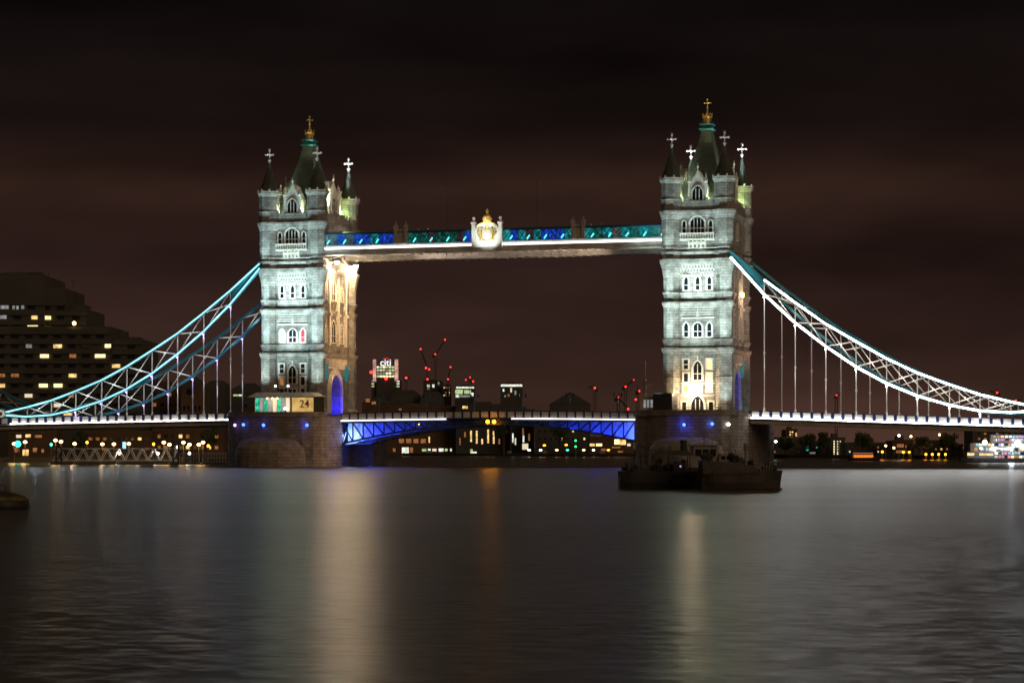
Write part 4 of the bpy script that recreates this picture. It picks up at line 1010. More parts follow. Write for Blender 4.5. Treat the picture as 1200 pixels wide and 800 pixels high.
lit = [(40.8,372,7,'win_warm'),(54.3,372,9,'win_yel'),(38.7,383.3,12,'win_yel'),(55,384,9,'win_dim'),(70.5,406.2,10,'win_warm'),(129,405.8,7,'win_yel'),(55,417.6,10,'win_yel'),(88,417.6,8,'win_dim'),
       (120,417.6,12,'win_yel'),(135,428.6,11,'win_warm'),(5,440.4,8,'win_dim'),(20.7,440.4,9,'win_dim'),(87.8,440.4,9,'win_warm'),(3,452,12,'win_warm'),(53.7,452,10,'win_yel'),(71,452,10,'win_yel'),
       (36.5,463.8,9,'win_cream'),(86,463.8,6,'win_dim'),(70,475,8,'win_cream'),(82,484.6,9,'win_warm'),(3.5,360,5,'win_grey'),(8.5,360,4,'win_grey'),(16.5,360.5,3,'win_grey'),(21,360.5,2.5,'win_grey'),(27,360,3.5,'win_grey'),(4,371.5,8,'win_grey'),
       (37,406,7,'win_grey'),(103,406,9,'conc3'),(24,498,9,'win_cream'),(40,496.5,4,'win_warm')]
def dyof(x, y):
    v = [s[3] for s in steps if s[0] <= x <= s[1] and s[2] < y-3]; return min(v) if v else None
taken = []
for x, y, w2, m in lit:
    dy = dyof(x, y); dy = 0 if dy is None else dy
    F.win(x, y, w2, 4.2, m, yy=dy-.55); taken.append((x, y))
cnt = 0; rest = MB()
for r_ in range(12):
    y = 360.3+r_*11.45
    for ci in range(11):
        x = 4+ci*16.6+(8 if False else 0)
        if any(abs(x-a) < 9 and abs(y-c_) < 4 for a, c_ in taken) or x > 163: continue
        dy = dyof(x, y)
        if dy is None: continue
        if cnt < 66: F.win(x, y, 8.5, 3.6, 'glass', yy=dy-.3); cnt += 1
        else: rest.box(kx_(x-4.2), kx_(x+4.2), dy-.3, dy-.2, kz_(y+1.8), kz_(y-1.8))
if rest.v: o = rest.build('window', 'glass', H); o['kind'] = 'stuff'
b = MB(); b.sphere((kx_(89.7), -3.5, kz_(379.5)), .55, 8, 6); b.build('terrace_lamp', 'lamp_warm', H)
# low buildings between hotel and left tower
def simple(name, label, cat, px0, px1, ytop, depth, m, roof=None, wins=(), group=None, base=1.2, dpt=16, extra=None):
    t, w_, h, c = bld(name, label, cat, px0, px1, ytop, depth, group=group, base=base)
    F = Fac(t, px0, px1, depth, base); b = MB()
    if roof: 
        b.box(-w_/2, w_/2, 0, dpt, 0, h*roof[0]); b.build('wall', m, t)
        r = MB(); rr = roof[1]
        if rr == 'gable': r.prism([(-w_/2-.2, h*roof[0]), (w_/2+.2, h*roof[0]), (0, h)], lambda a, z: (a, -.2, z), lambda a, z: (a, dpt, z))
        elif rr == 'hip': r.rectlathe([(h*roof[0], w_/2+.3, dpt/2+.3), (h, w_/2*roof[2], .4)], 0, dpt/2)
        elif rr == 'dome': r.rectlathe([(h*roof[0], w_/2+.1, dpt/2), (h*(roof[0]*.4+.6), w_/2*.9, dpt/2*.9), (h*.97, w_/2*.72, dpt/2*.7), (h, w_/2*.5, dpt/2*.4)], 0, dpt/2)
        r.build('roof', 'conc3', t)
    else:
        b.box(-w_/2, w_/2, 0, dpt, 0, h)
        b.box(-w_/2-.2, w_/2+.2, -.2, .3, h-.6, h+.3); b.box(-w_*.2, w_*.15, dpt*.3, dpt*.6, h, h+1.6)
        b.build('wall', m, t)
    for x, y, w2, h2, mm in wins: F.win(x, y, w2, h2, mm)
    return t, F
def grid(x0, x1, nx, ys, w, h, p, mats, dark='glass'):
    o = []
    for y in ys:
        for i in range(nx):
            x = x0+(x1-x0)*(i+.5)/nx; o.append((x, y, w, h, random.choice(mats) if random.random() < p else dark))
    return o
simple('warehouse', 'long low dark building between the hotel and the gabled house', 'warehouse', 166.5, 214, 452, 660, 'conc2', wins=grid(168, 212, 5, (462, 474, 500), 4, 4, .12, ['win_dim']), dpt=22)
t_, F_ = simple('gabled_house', 'tall brown gabled house with a round attic window behind the left side span', 'house', 212, 238, 441, 640, 'conc2', roof=(.86, 'gable'),
       wins=[(216, 478, 2.5, 5, 'glass'), (221, 478, 2.5, 5, 'glass'), (229, 478, 2.5, 5, 'glass'), (234, 478, 2.5, 5, 'glass'), (228, 505.5, 4, 4, 'win_yel'), (232.5, 505.5, 3, 4, 'win_dim')], dpt=14)
b = MB(); b.tube(((222-225)*F_.k, -.12, CH+(YH-459)*F_.k-1.2), ((222-225)*F_.k, .02, CH+(YH-459)*F_.k-1.2), .95, .95, 16); b.build('round_window', 'glass', t_)
b = MB(); b.box((248-225)*.239, (249-225)*.239, 2, 3, 0, .01)
simple('round_roofed_hall', 'hall with a dark rounded roof behind the left side span hangers', 'hall', 239, 264, 445, 700, 'conc3', roof=(.88, 'dome'))
simple('slate_roofed_block', 'low block with hipped slate roof and one lit strip window left of the kiosk', 'building', 264.5, 312, 448, 720, 'conc3', roof=(.86, 'hip', .3), wins=[(276, 463, 5, 2, 'win_grn'), (281.5, 463, 4, 2, 'win_white'), (270, 475, 3, 3, 'glass'), (288, 475, 3, 3, 'glass'), (300, 475, 3, 3, 'glass')])
simple('quayside_cafe', 'low cafe front on the left quay with cream lit windows', 'cafe', 10, 66, 505, 590, 'conc2', wins=[(22,511,6,3.5,'win_cream'),(33,510.5,6,3.5,'win_warm'),(45,511,8,3,'win_dim'),(20,527,5,5,'win_dim'),(30,530,7,7,'win_warm'),(41,527,5,5,'win_dim'),(50,528,3,4,'win_dim')], dpt=10, base=1.3)
simple('quayside_shops', 'row of dim brown shopfronts on the left quay behind the gangway', 'shops', 100, 178, 506, 600, 'conc2', wins=grid(102, 176, 9, (514, 526), 4, 3.2, .35, ['win_dim', 'win_dim', 'win_warm']), dpt=12, base=1.3)
simple('quayside_office', 'plain dim office on the quay, right of the shopfronts', 'office', 179, 262, 503, 610, 'conc2', wins=grid(182, 258, 9, (511, 524), 4, 4, .4, ['win_dim', 'win_dim', 'win_warm']), dpt=12, base=1.3)

# trees along the banks
def tree(px_, ytop, ybase, depth, label, width=None, seed=0, leafm='leaf'):
    rnd = random.Random(seed); p = at(px_, ybase, depth); H_ = (ybase-ytop)/FPX*depth; Wd = (width or (ybase-ytop)*.7)/FPX*depth/2
    p.z = max(p.z, 1.0) if p.z > 1 else 1.1; H_ = CH+(YH-ytop)/FPX*depth-p.z
    t = thing('tree', label, 'tree', tuple(p), group='dark trees along the banks', local=True)
    b = MB(); b.tube((0, 0, -.1), (.1, 0, H_*.45), H_*.035, H_*.02, 7)
    for i in range(5):
        a = rnd.random()*6.28; b.tube((.1, 0, H_*(.3+.05*i)), (math.cos(a)*Wd*.6, math.sin(a)*Wd*.6, H_*(.55+.07*i)), H_*.014, H_*.005, 5)
    b.build('trunk', 'bark', t)
    b = MB(); cl_ = [(Vector((rnd.uniform(-.7,.7)*Wd, rnd.uniform(-.6,.6)*Wd, H_*rnd.uniform(.42,.88))), rnd.uniform(.25,.5)*Wd) for _ in range(16)]
    for _ in range(1500):
        c_, r_ = rnd.choice(cl_); d = Vector((rnd.gauss(0,1), rnd.gauss(0,1), rnd.gauss(0,.8))); d = d/max(d.length,.01)*r_*rnd.random()**.4
        q_ = c_+d; s = rnd.uniform(.18,.42); u = Vector((rnd.gauss(0,1),rnd.gauss(0,1),rnd.gauss(0,1))).normalized(); v = u.orthogonal().normalized()
        b.add([q_-u*s, q_+v*s*.6, q_+u*s, q_-v*s*.6], [(0,1,2,3)])
    b.build('crown', leafm, t)
TR = [(176,500,540,612,26,'bushy dark tree on the quay beside the warehouse'),(244,498,540,575,22,'dark tree on the left quay nearest the left pier'),(92,503,540,585,18,'small tree between cafe and shopfronts on the left quay'),
      (590,478,532,960,26,'tree behind the bascules left of the lit rooftop block'),(655,490,535,960,22,'low tree under the right bascule leaf'),
      (898,507,532,790,22,'dark tree just right of the right pier'),(921,512,532,770,20,'second dark tree on the right bank from the pier'),(948,508,532,760,26,'broad dark tree left of the lit grid windows'),(965,505,532,760,16,'slim dark tree left of the lit grid windows'),
      (1010,505,532,740,26,'dark tree behind the orange lit boat'),(1080,512,532,700,24,'dark tree on the right bank left of the party boat'),(1112,508,532,690,22,'dark tree beside the party boat')]
for i, (x, yt, yb, d, wd, lb) in enumerate(TR): tree(x, yt, yb, d, lb, wd, 50+i)

# far bank row seen under and over the bascules
simple('brick_wharf', 'brick wharf building seen under the left bascule leaf, four orange lit windows', 'wharf building', 447, 533, 476, 1080, 'conc2',
    wins=[(470.5,516.5,6,5,'win_dim'),(479,516.5,6,5,'win_dim'),(487.5,516.5,6,5,'win_dim'),(496,516.5,6,5,'win_dim'),(503,515,1.5,7,'win_warm'),(475,527.5,8,7,'win_white'),(482,527,4,6,'win_dim'),(497,527,5,3,'win_grn'),(503,527,3,3,'win_white'),(509,527,5,3,'win_cream'),(517,527,6,3.5,'win_white'),(523,527,3,3,'win_grn'),(528.5,527,2,3,'win_white'),(469,475.5-0+4,3,2,'win_dim'),(462,527,3,4,'win_dim')], dpt=30)
simple('colonnaded_block', 'riverside block with tall warm lit columns seen under mid-span', 'apartment block', 534, 598, 474, 1070, 'conc3',
    wins=[(545,509,2,6,'win_dim'),(552,511,2,13,'win_warm'),(558.7,512,2,15,'win_warm'),(565,517,2,6,'win_warm'),(572,511,2,16,'win_warm'),(578.5,512,2,15,'win_warm'),(585,517,2,6,'win_dim'),(552.5,528,3,4,'win_grn'),(555,530,7,2,'win_white'),(545,477,6,3,'win_warm'),(539,517,1.5,8,'win_dim'),(590,512,1.5,8,'win_dim')], dpt=30)
simple('glazed_block', 'narrow block with pale lit stair windows right of mid-span', 'apartment block', 599, 626, 480, 1060, 'conc3',
    wins=[(601,513,1.6,11,'win_white'),(604,517,1.6,8,'win_cream'),(613,506,2,9,'win_dim'),(615.5,523,7,7,'win_cream'),(620,512,2,8,'win_dim'),(613.5,514,2,8,'win_white'),(622,500,2,5,'glass')], dpt=25)
simple('dark_terrace', 'long dark terrace under the right bascule leaf with specks of light', 'terrace', 627, 690, 486, 1040, 'conc3', wins=grid(629, 688, 9, (505, 514), 2, 2.5, .25, ['win_dim', 'win_warm']), dpt=25)
simple('lit_pavilion', 'low warm lit pavilion under the right end of the right bascule leaf', 'pavilion', 691, 742, 512, 1000, 'conc2', wins=[(694,521,6,3,'win_warm'),(702,521,7,3,'win_yel'),(723,517.5,6,6,'win_yel'),(730,518,7,6,'win_warm'),(737,521,4,3,'win_cream'),(722,524,10,1.6,'win_dim'),(707,527,5,3,'win_dim'),(727,529,6,2,'win_dim')], dpt=18)
for i, (x, y, m, c_) in enumerate([(633.5,527,'lamp_white','white'),(652.5,527,'lamp_warm','warm'),(665,527,'lamp_teal','greenish'),(684,527,'lamp_warm','warm'),(695.5,527,'lamp_white','white'),(638,521.5,'lamp_orange','orange'),(663.5,521,'lamp_orange','orange'),(713,527,'lamp_orange','orange'),(620,527,'lamp_white','white')]):
    p = at(x, y, 935); nm = {0:'third from the left',1:'fourth from the left',2:'beside the green signal',3:'just right of the green signal',4:'nearest the lit pavilion',5:'above the white one',6:'above the greenish one',7:'in front of the lit pavilion',8:'by the square lit window'}[i]
    lamp_post((p.x, p.y, 0), p.z, '%s promenade lamp seen under the right bascule leaf, %s' % (c_, nm), 'promenade lamps beyond the bridge', m, r=.55, heads=1)
t = thing('signal_post', 'green navigation signal post standing in front of the dark terrace', 'signal', tuple(at(674.5, 525, 900))[:2]+(0,))
p = at(674.5, 520, 900); b = MB(); b.tube((p.x, p.y, -.5), (p.x, p.y, 9), .3, .2, 6); b.build('post', 'darkmet', t)
for y in (516, 523): q_ = at(674.5, y, 899.5); g = MB(); g.sphere(q_, .42, 8, 6); g.build('lamp', 'lamp_green', t)

rq = random.Random(3)
for i, (x, d, lb) in enumerate([(455, 1050, 'near the left pier'), (512, 1050, 'below the four orange windows'), (606, 1030, 'below the glazed block'), (648, 1010, 'below the dark terrace'), (716, 980, 'below the lit pavilion')]):
    p = at(x, 525, d); t = thing('moored_barge', 'low dark barge moored off the far quay, %s' % lb, 'barge', (p.x, p.y, 0), TH, 'barges off the far quay', local=True)
    hull_later.append((t, rq.uniform(9, 14)))
# skyline over the road, far behind
simple('shed_roof_building', 'dark building with rounded roof right of the bank tower on the skyline', 'building', 457, 492, 456, 1500, 'conc3', roof=(.80, 'dome'), dpt=40, base=1)
simple('second_shed_building', 'lower dark rounded building left of the red lit cranes', 'building', 492.5, 519, 458, 1490, 'conc3', roof=(.82, 'dome'), dpt=40, base=1)
simple('low_warm_block', 'low brown block under the bank tower on the skyline', 'building', 424, 456.5, 466, 1400, 'conc2', wins=[(431,466+3,5,4,'win_dim'),(438,472,5,3,'win_dim')], roof=(.9, 'hip', .5), dpt=30)
simple('pyramid_roofed_house', 'dark building with pyramid roof on the skyline right of mid-span', 'building', 645, 692, 459, 1300, 'conc3', roof=(.80, 'hip', .06), dpt=24)
simple('pale_topped_block', 'dark office block with a white lit top floor right of the crane cluster', 'office block', 586.5, 612.5, 449, 2000, 'conc3',
    wins=[(599.5,451.5,25,2.6,'win_white'),(590,457,2,3,'win_white'),(599,457,2,5,'win_cream'),(604,460,2,5,'win_grey'),(596,463,2,3,'win_dim'),(608,463,2,3,'win_grey'),(592,464,2,2,'win_grey')], dpt=40)
simple('bright_glass_block', 'glass block with pale green lit floors right of the cranes', 'office block', 533, 556, 452, 2100, 'conc3',
    wins=[(545,454,21,2,'win_white'),(538,459,9,5,'win_grn'),(548,459,8,4,'win_grn'),(544,464,14,2.5,'win_grey'),(553,462,4,4,'win_white'),(536,464,4,3,'win_white')], dpt=40)
simple('dim_office_tower', 'dim tower with two pairs of white windows under the left crane', 'office tower', 496, 518, 446, 2150, 'conc3', wins=[(502,452,3,3,'win_white'),(508,452,3,3.5,'win_white'),(502,455.5,3,1.5,'win_grey'),(514,449,2,3,'win_grey'),(514,455,2,3,'glass')], dpt=40)
simple('speckled_tower', 'slim block with cream specks between the cranes and the glass block', 'office tower', 519, 528, 451, 2120, 'conc3', wins=grid(519.5, 527.5, 4, (454,457,460,463), 1.2, 1.6, .7, ['win_cream','win_dim','win_white']), dpt=30)
# bank tower with sign
D = 2200
BT, w_, h, c = bld('bank_tower', 'tall office tower on the skyline, bright window rows under a small white sign', 'office tower', 435, 469, 424, D, base=1)
F = Fac(BT, 435, 469, D, 1); kx_ = lambda x: (x-F.c)*F.k; kz_ = lambda y: CH+(YH-y)*F.k-1
b = MB(); b.box(kx_(441), kx_(464), 0, 30, 0, kz_(429)); b.box(kx_(435), kx_(469), 3, 34, 0, kz_(445)); b.box(kx_(444), kx_(461), 2, 20, kz_(429), kz_(421)); b.build('wall', 'conc3', BT)
for a, c_, m in ((437, 440.5, 'win_cream'), (462.5, 466.5, 'win_cream')):
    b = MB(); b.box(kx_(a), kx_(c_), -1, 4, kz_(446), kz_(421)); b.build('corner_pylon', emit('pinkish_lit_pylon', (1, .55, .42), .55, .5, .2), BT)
for y in (430, 433.6, 437.2, 440.8):
    for i in range(6): F.win(443+i*3.5, y, 2.9, 2.2, random.choice(['win_white','win_grn','win_cream','win_yel','win_grn','win_grey']), yy=-.3)
for y in (446.5, 449.5, 452.5):
    for i in range(9): F.win(436.8+i*3.7, y, 3.0, 1.5, random.choice(['win_white','win_cream','win_grn','win_grey','glass']), yy=2.6)
o = text('citi', (kx_(452), -.8, kz_(424.5)), 9.0, 'sign_white', 0, BT, 'sign', .2); o.location = (kx_(452), -.8, kz_(425))
b = MB()
for i in range(8):
    a0, a1 = math.pi*(.15+.7*i/8), math.pi*(.15+.7*(i+1)/8); f = lambda a: (kx_(452.5)+3.0*math.cos(a), -.8, kz_(424.3)+2.2+1.6*math.sin(a))
    b.beam(f(a0), f(a1), .3, .7, up=(0, 1, 0))
b.build('sign_arc', 'sign_red', BT)
for x, y in ((435, 436), (452.5, 443.5)):
    g = MB(); g.sphere((kx_(x), -2, kz_(y)), 1.5, 8, 6); g.build('warning_light', 'lamp_red', BT)
# cranes with red warning lights
def crane(px_, ytop, depth, jib, lights, label):
    p = at(px_, 525, depth); t = thing('tower_crane', label, 'crane', (p.x, p.y, 1), TH, 'cranes on the skyline', local=True)
    k_ = depth/FPX; kx = lambda x: (x-px_)*k_; kz = lambda y: CH+(YH-y)*k_-1; b = MB()
    for sx in (-.8, .8):
        for sy in (-.8, .8): b.beam((sx, sy, 0), (sx, sy, kz(ytop)), .25, .25)
    n = int(kz(ytop)/4)
    for i in range(n): b.beam((-.8, -.8, i*4), (.8, -.8, i*4+4), .15, .15); b.beam((.8, .8, i*4), (-.8, .8, i*4+4), .15, .15)
    b.build('mast', 'darkmet', t)
    b = MB(); j = (kx(jib[0]), 0, kz(jib[1])); b.beam((0, 0, kz(ytop)), j, .5, .9); b.beam((0, 0, kz(ytop)+3), j, .15, .15); b.beam((0, 0, kz(ytop)), (-(j[0])*.25, 0, kz(ytop)), .6, .9); b.beam((0,0,kz(ytop)), (0,0,kz(ytop)+3), .3, .3)
    b.box(-j[0]*.25-1, -j[0]*.25+1, -.6, .6, kz(ytop)-2, kz(ytop)); b.build('jib', 'darkmet', t)
    for x, y, r_ in lights:
        g = MB(); g.sphere((kx(x), -1.2, kz(y)), r_*k_*.62, 10, 6); g.build('warning_light', 'lamp_red', t)
crane(501, 432, 1900, (493, 409), [(493,409,1.6),(499.3,431,2.0),(503,432.8,1.8),(501,444.3,1.8)], 'crane with a pair of bright red lights left in the cluster')
crane(510.5, 416, 1950, (521.5, 398), [(510.2,415,1.5),(521.5,398,1.6)], 'tallest crane, its raised jib tipped by the topmost red light')
crane(525, 444, 1900, (528, 430), [(528,430,1.4),(525,444.3,1.6)], 'crane with two red lights right in the skyline cluster')
crane(551, 446, 2050, (546, 445), [(546,445,1.3),(551,442,1.2),(554.5,446.8,1.7)], 'crane with three small red lights over the glass block')
crane(476, 443, 1800, (480, 443), [(476,442.7,2.2)], 'crane with one big red light right of the bank tower')
crane(697, 455, 1500, (690, 453), [(697,454.5,2.0)], 'lone crane with one red light right of the pyramid roof')
crane(733, 453, 1400, (742.5, 445), [(733,453,1.7),(742.5,445,1.1)], 'crane with two red lights left of the signal mast')
crane(747, 458, 1350, (749, 458), [(749,458,1.6),(745,468,1.9)], 'crane close beside the signal mast with two red lights')
crane(724.5, 466, 1300, (736, 479), [(724.5,465.5,1.1),(736,479,1.9)], 'low crane with two red lights near the right pier')
crane(980, 463.5, 1500, (984, 462), [(980,463,1.3)], 'crane with one red light behind the right side span hangers')
crane(1168, 460.5, 1500, (1160, 458), [(1168,460,1.9)], 'crane with one red light above the low end of the right chain')
crane(1190, 469.5, 1500, (1197, 468), [(1190,469,1.6)], 'crane with one red light at the right edge')

# right bank
simple('distant_tower_block', 'distant dim block with amber window rows just right of the right pier', 'apartment block', 921, 934, 503, 1200, 'conc2', wins=grid(922, 930, 3, (506,509,512), 1.8, 1.3, .9, ['win_dim','win_warm'])+[(933,509,1.6,4,'win_warm')], dpt=20)
simple('riverside_flats', 'dark flats with a grid of small warm windows on the right bank', 'apartment block', 972, 990, 513, 800, 'conc3', wins=[(x, y, 1.3, 1.6, 'win_cream' if (int(x*7)+int(y)) % 3 else 'win_yel') for x in (977.5, 981.5, 984.7) for y in (517, 520, 523, 526, 529, 531.5)], dpt=14)
simple('warehouse_flats', 'long dark converted warehouse on the right bank with green and blue lights', 'warehouse', 886, 971, 517, 820, 'conc3', wins=[(946,523,2.5,2.5,'k_green'),(946,527,2.5,2,'k_green'),(952,530.5,7,2,'win_grey'),(968,529,6,5,'win_dim'),(957,524,1.5,1.5,'k_green'),(910.5,517.8,2,2,'win_cream')]+grid(890, 940, 7, (523, 529), 2, 2, .1, ['win_dim']), dpt=20)
simple('orange_lit_wharf', 'wharf building glowing orange behind two sodium lamps on the right bank', 'wharf building', 1046, 1070, 516, 760, 'conc2', wins=[(1055,522,8,4,'win_dim'),(1064,523,6,3,'win_dim'),(1058,529,16,3,'win_dim')], dpt=14)
simple('unlit_wharf', 'unlit wharf behind the orange lit boat', 'wharf building', 991, 1045, 519, 780, 'conc3', wins=grid(993, 1043, 9, (524, 529), 1.6, 2, .25, ['win_dim','win_warm','win_cream']), dpt=14)
simple('low_wharf', 'low wharf with a string of orange lamps right of the glowing one', 'wharf building', 1071, 1128, 521, 740, 'conc3', wins=grid(1074, 1126, 8, (526,), 2, 2, .4, ['win_dim','win_warm']), dpt=14)
simple('end_block', 'dark block behind the party boat at the right edge', 'building', 1140, 1260, 503, 720, 'conc3', wins=grid(1144, 1200, 8, (508, 514), 3, 2, .3, ['win_grey','win_dim']), dpt=14)
RB = [(1058.5,529.5,'lamp_orange','left lamp of the bright orange pair'),(1065.5,529.5,'lamp_orange','right lamp of the bright orange pair'),(1085,532,'lamp_orange','orange lamp, first in the row left of the party boat'),(1092.5,532,'lamp_orange','orange lamp, second in the row left of the party boat'),
      (1100,532,'lamp_orange','orange lamp, third in the row left of the party boat'),(1108,532,'lamp_orange','orange lamp nearest the party boat'),(1053.5,510,'lamp_white','tall bright white lamp over the orange pair'),(1067.5,511,'lamp_warm','small warm lamp right of the tall white one'),
      (1101,509,'lamp_warm','warm lamp high behind the orange row'),(1034,529,'lamp_orange','orange lamp right of the orange lit boat'),(1038,522,'lamp_warm','warm lamp above the orange lit boat'),(1047.5,524.5,'lamp_warm','warm lamp left of the orange pair'),(909,517,'lamp_white','small white lamp nearest the right pier')]
for x, y, m, lb in RB:
    p = at(x, y, 700); lamp_post((p.x, p.y, 0 if False else 1.0-1.0), p.z, lb+' on the right bank', 'lamps along the right bank', m, r=.34 if m != 'lamp_white' else .42, heads=1, pw=120 if m == 'lamp_orange' else 0, col=(1,.4,.08))

# left quay lamps
LQ = [(16.5,519.5,'lamp_warm'),(29.5,517.5,'lamp_warm'),(65,515.5,'lamp_warm'),(71.5,517,'lamp_warm'),(87.5,519.5,'lamp_warm'),(120,520,'lamp_warm'),(133.5,520,'lamp_warm'),(151,519.5,'lamp_warm'),(192,518,'lamp_warm'),(198.5,520.5,'lamp_warm'),(215,518,'lamp_warm'),(222,520.5,'lamp_warm'),(233,520.5,'lamp_warm'),(238,518,'lamp_warm'),(208,523.5,'lamp_white'),(102,518,'lamp_orange'),(244,522,'lamp_orange'),(180,520,'lamp_orange'),(60,520.5,'lamp_teal')]
nmq = ['at the left edge','beside the teal signal','first of the pair before the gangway','second of the pair before the gangway','over the gangway end','over the gangway, third post along','over the gangway middle','over the gangway, nearest the tree','behind the gangway right half','close right of the tallest','left of the gabled house','left of the bright cluster by the pier','in the bright pair by the pier','tallest of the bright pair by the pier','low white one near the gangway end','small amber one in front of the shops','small amber one nearest the left pier','small amber one at mid gangway','small green one before the gangway']
for i, (x, y, m) in enumerate(LQ):
    d = 545; p = at(x, y, d)
    lamp_post((p.x, p.y, 0), p.z, 'quay lamp on the left bank, '+nmq[i], 'lamps along the left quay', m, r=.42 if m == 'lamp_warm' else .28, heads=1, pw=420 if m == 'lamp_warm' else 0, col=(1,.60,.20))
p = at(21.5, 520, 540); t = thing('traffic_signal', 'glowing teal signal on the left quay between two warm lamps', 'signal', (p.x, p.y, 0))
b = MB(); b.tube((p.x, p.y, 0), (p.x, p.y, p.z), .1, .1, 6); b.build('post', 'darkmet', t)
b = MB(); b.sphere((p.x, p.y-.3, p.z), .75, 10, 8); b.build('lamp', 'lamp_teal', t)
p = at(146, 521, 540); t = thing('blue_sign', 'small pale blue lit upright sign behind the gangway', 'sign', (p.x, p.y, 0))
b = MB(); b.tube((p.x, p.y, 0), (p.x, p.y, p.z), .08, .08, 6); b.build('post', 'darkmet', t)
b = MB(); b.box(p.x-.4, p.x+.4, p.y-.3, p.y-.1, p.z-1, p.z+.7); b.build('face', emit('pale_blue_sign', (.4, .8, 1), 1.3), t)

# gangway and pontoon
gw = thing('pier_gangway', 'long pale lattice gangway floating off the left quay', 'gangway', tuple(at(140, 535, 500))[:2]+(1.0,), TH, local=True)
k_ = 500/FPX; gx = lambda x: (x-140)*k_; gz = lambda y: CH+(YH-y)*k_-1.0
b = MB(); xs_ = [62+i*6.9 for i in range(22)]
for yy in (0, 2.4):
    b.beam((gx(62), yy, gz(525.5)), (gx(207), yy, gz(525.5)), .14, .16); b.beam((gx(62), yy, gz(539.3)), (gx(207), yy, gz(539.3)), .16, .2)
    for i in range(21):
        a, c_ = (525.5, 539.3) if i % 2 else (539.3, 525.5); b.beam((gx(xs_[i]), yy, gz(a)), (gx(xs_[i+1]), yy, gz(c_)), .12, .16)
b.build('truss', 'lattice', gw)
b = MB(); b.box(gx(62), gx(207), 0, 2.4, gz(540.3), gz(539.5)); b.build('walkway', 'darkmet', gw)
pt = thing('pontoon', 'dark floating pontoon under the gangway by the left quay', 'pontoon', tuple(at(160, 540, 496))[:2]+(0,), TH, local=True)
b = MB(); k_ = 496/FPX; b.box((60-160)*k_, (268-160)*k_, -1, 6, -.3, .38); b.build('hull', 'darkmet', pt)
b = MB()
for i in range(17):
    x = (210+i*3.4-160)*k_; b.beam((x, 0, .38), (x, 0, 2.4), .06, .06)
b.beam(((210-160)*k_, 0, 2.4), ((266-160)*k_, 0, 2.4), .07, .07); b.beam(((210-160)*k_, 0, 1.4), ((266-160)*k_, 0, 1.4), .05, .05); b.build('railing', 'lattice', pt)
for x in (66, 72, 203, 209): 
    p = at(x, 540, 497); b = MB(); b.tube((p.x, p.y, -1), (p.x, p.y, 4.0+(x % 3)*.5), .22, .22, 8); tag(b.build('mooring_pile', 'darkmet'), 'dark round mooring pile by the gangway, %s' % {66:'leftmost',72:'second from the left',203:'left one at its right end',209:'rightmost'}[x], 'pile', 'mooring piles by the gangway')
for x, d in ((140, 503), (222, 500), (185, 502)):
    p = at(x, 531, d); b = MB(); b.sphere((p.x, p.y, p.z), .3, 8, 6); o = thing('gangway_lamp', 'pale lamp on the gangway, %s' % {140: 'left of its middle', 222: 'beyond its right end', 185: 'near its right end'}[x], 'lamp', (p.x, p.y, 1)); b.build('globe', 'lamp_white', o)
    b = MB(); b.tube((p.x, p.y, .4), (p.x, p.y, p.z), .05, .05, 6); b.build('post', 'darkmet', o); point((p.x, p.y-1.2, p.z+.3), 140, (1, .85, .65))
for x in (85, 120, 160): 
    p = at(x, 528, 488); 
    point((p.x, p.y, p.z+2), 160, (1, .75, .5))

# ------------------------------------------------------------------ boats
def hull_mesh(L_, B_, H_, bow=.35, sheer=.5, stern=.8, draft=.4, rake=.35):
    b = MB(); n = 22; prof = []
    for i in range(n+1):
        u = i/n; w_ = 1.0
        if u > 1-bow: w_ = math.cos((u-(1-bow))/bow*math.pi/2)**.75 if u < 1 else 0.02
        if u < .12: w_ = stern+(1-stern)*(u/.12)
        x = -L_/2+L_*u; z = H_+sheer*max(0, (u-.55)/.45)**2+.12*max(0, (.15-u)/.15)
        rk = rake*(u-.5)*2 if u > .5 else 0
        prof.append((x, max(w_, .02), z, rk))
    vs = []
    for x, w_, z, rk in prof:
        hb_ = B_/2*w_
        vs += [(x-rk*1.0, 0, -draft), (x-rk*.8, hb_*.72, -draft), (x-rk*.2, hb_*.94, z*.4), (x+rk*.5, hb_, z), (x+rk*.5, hb_-.12, z), (x+rk*.4, hb_-.14 if hb_ > .2 else 0, z-.35), (x+rk*.4, 0, z-.35),
               (x+rk*.4, -hb_+.14 if hb_ > .2 else 0, z-.35), (x+rk*.5, -hb_+.12, z), (x+rk*.5, -hb_, z), (x-rk*.2, -hb_*.94, z*.4), (x-rk*.8, -hb_*.72, -draft)]
    m = 12; fs = []
    for i in range(n):
        for j in range(m): fs.append((i*m+j, (i+1)*m+j, (i+1)*m+(j+1) % m, i*m+(j+1) % m))
    fs += [tuple(range(m)), tuple(range(n*m, n*m+m))[::-1]]
    b.add(vs, fs); return b
def cabin(b, x0, x1, y0, y1, z0, z1, rk=.15):
    b.add([(x0,y0,z0),(x1,y0,z0),(x1,y1,z0),(x0,y1,z0),(x0+rk,y0+.1,z1),(x1-rk*2,y0+.1,z1),(x1-rk*2,y1-.1,z1),(x0+rk,y1-.1,z1)],
        [(3,2,1,0),(4,5,6,7),(0,1,5,4),(1,2,6,5),(2,3,7,6),(3,0,4,7)])
for t_, l_ in hull_later:
    hull_mesh(l_, 3.6, 1.2, bow=.2, sheer=.3).build('hull', 'hull', t_); b = MB(); cabin(b, -l_*.42, -l_*.2, -1.2, 1.2, .9, 2.4); b.build('cabin', 'cabin', t_)
BD = 195; sc_ = BD/FPX
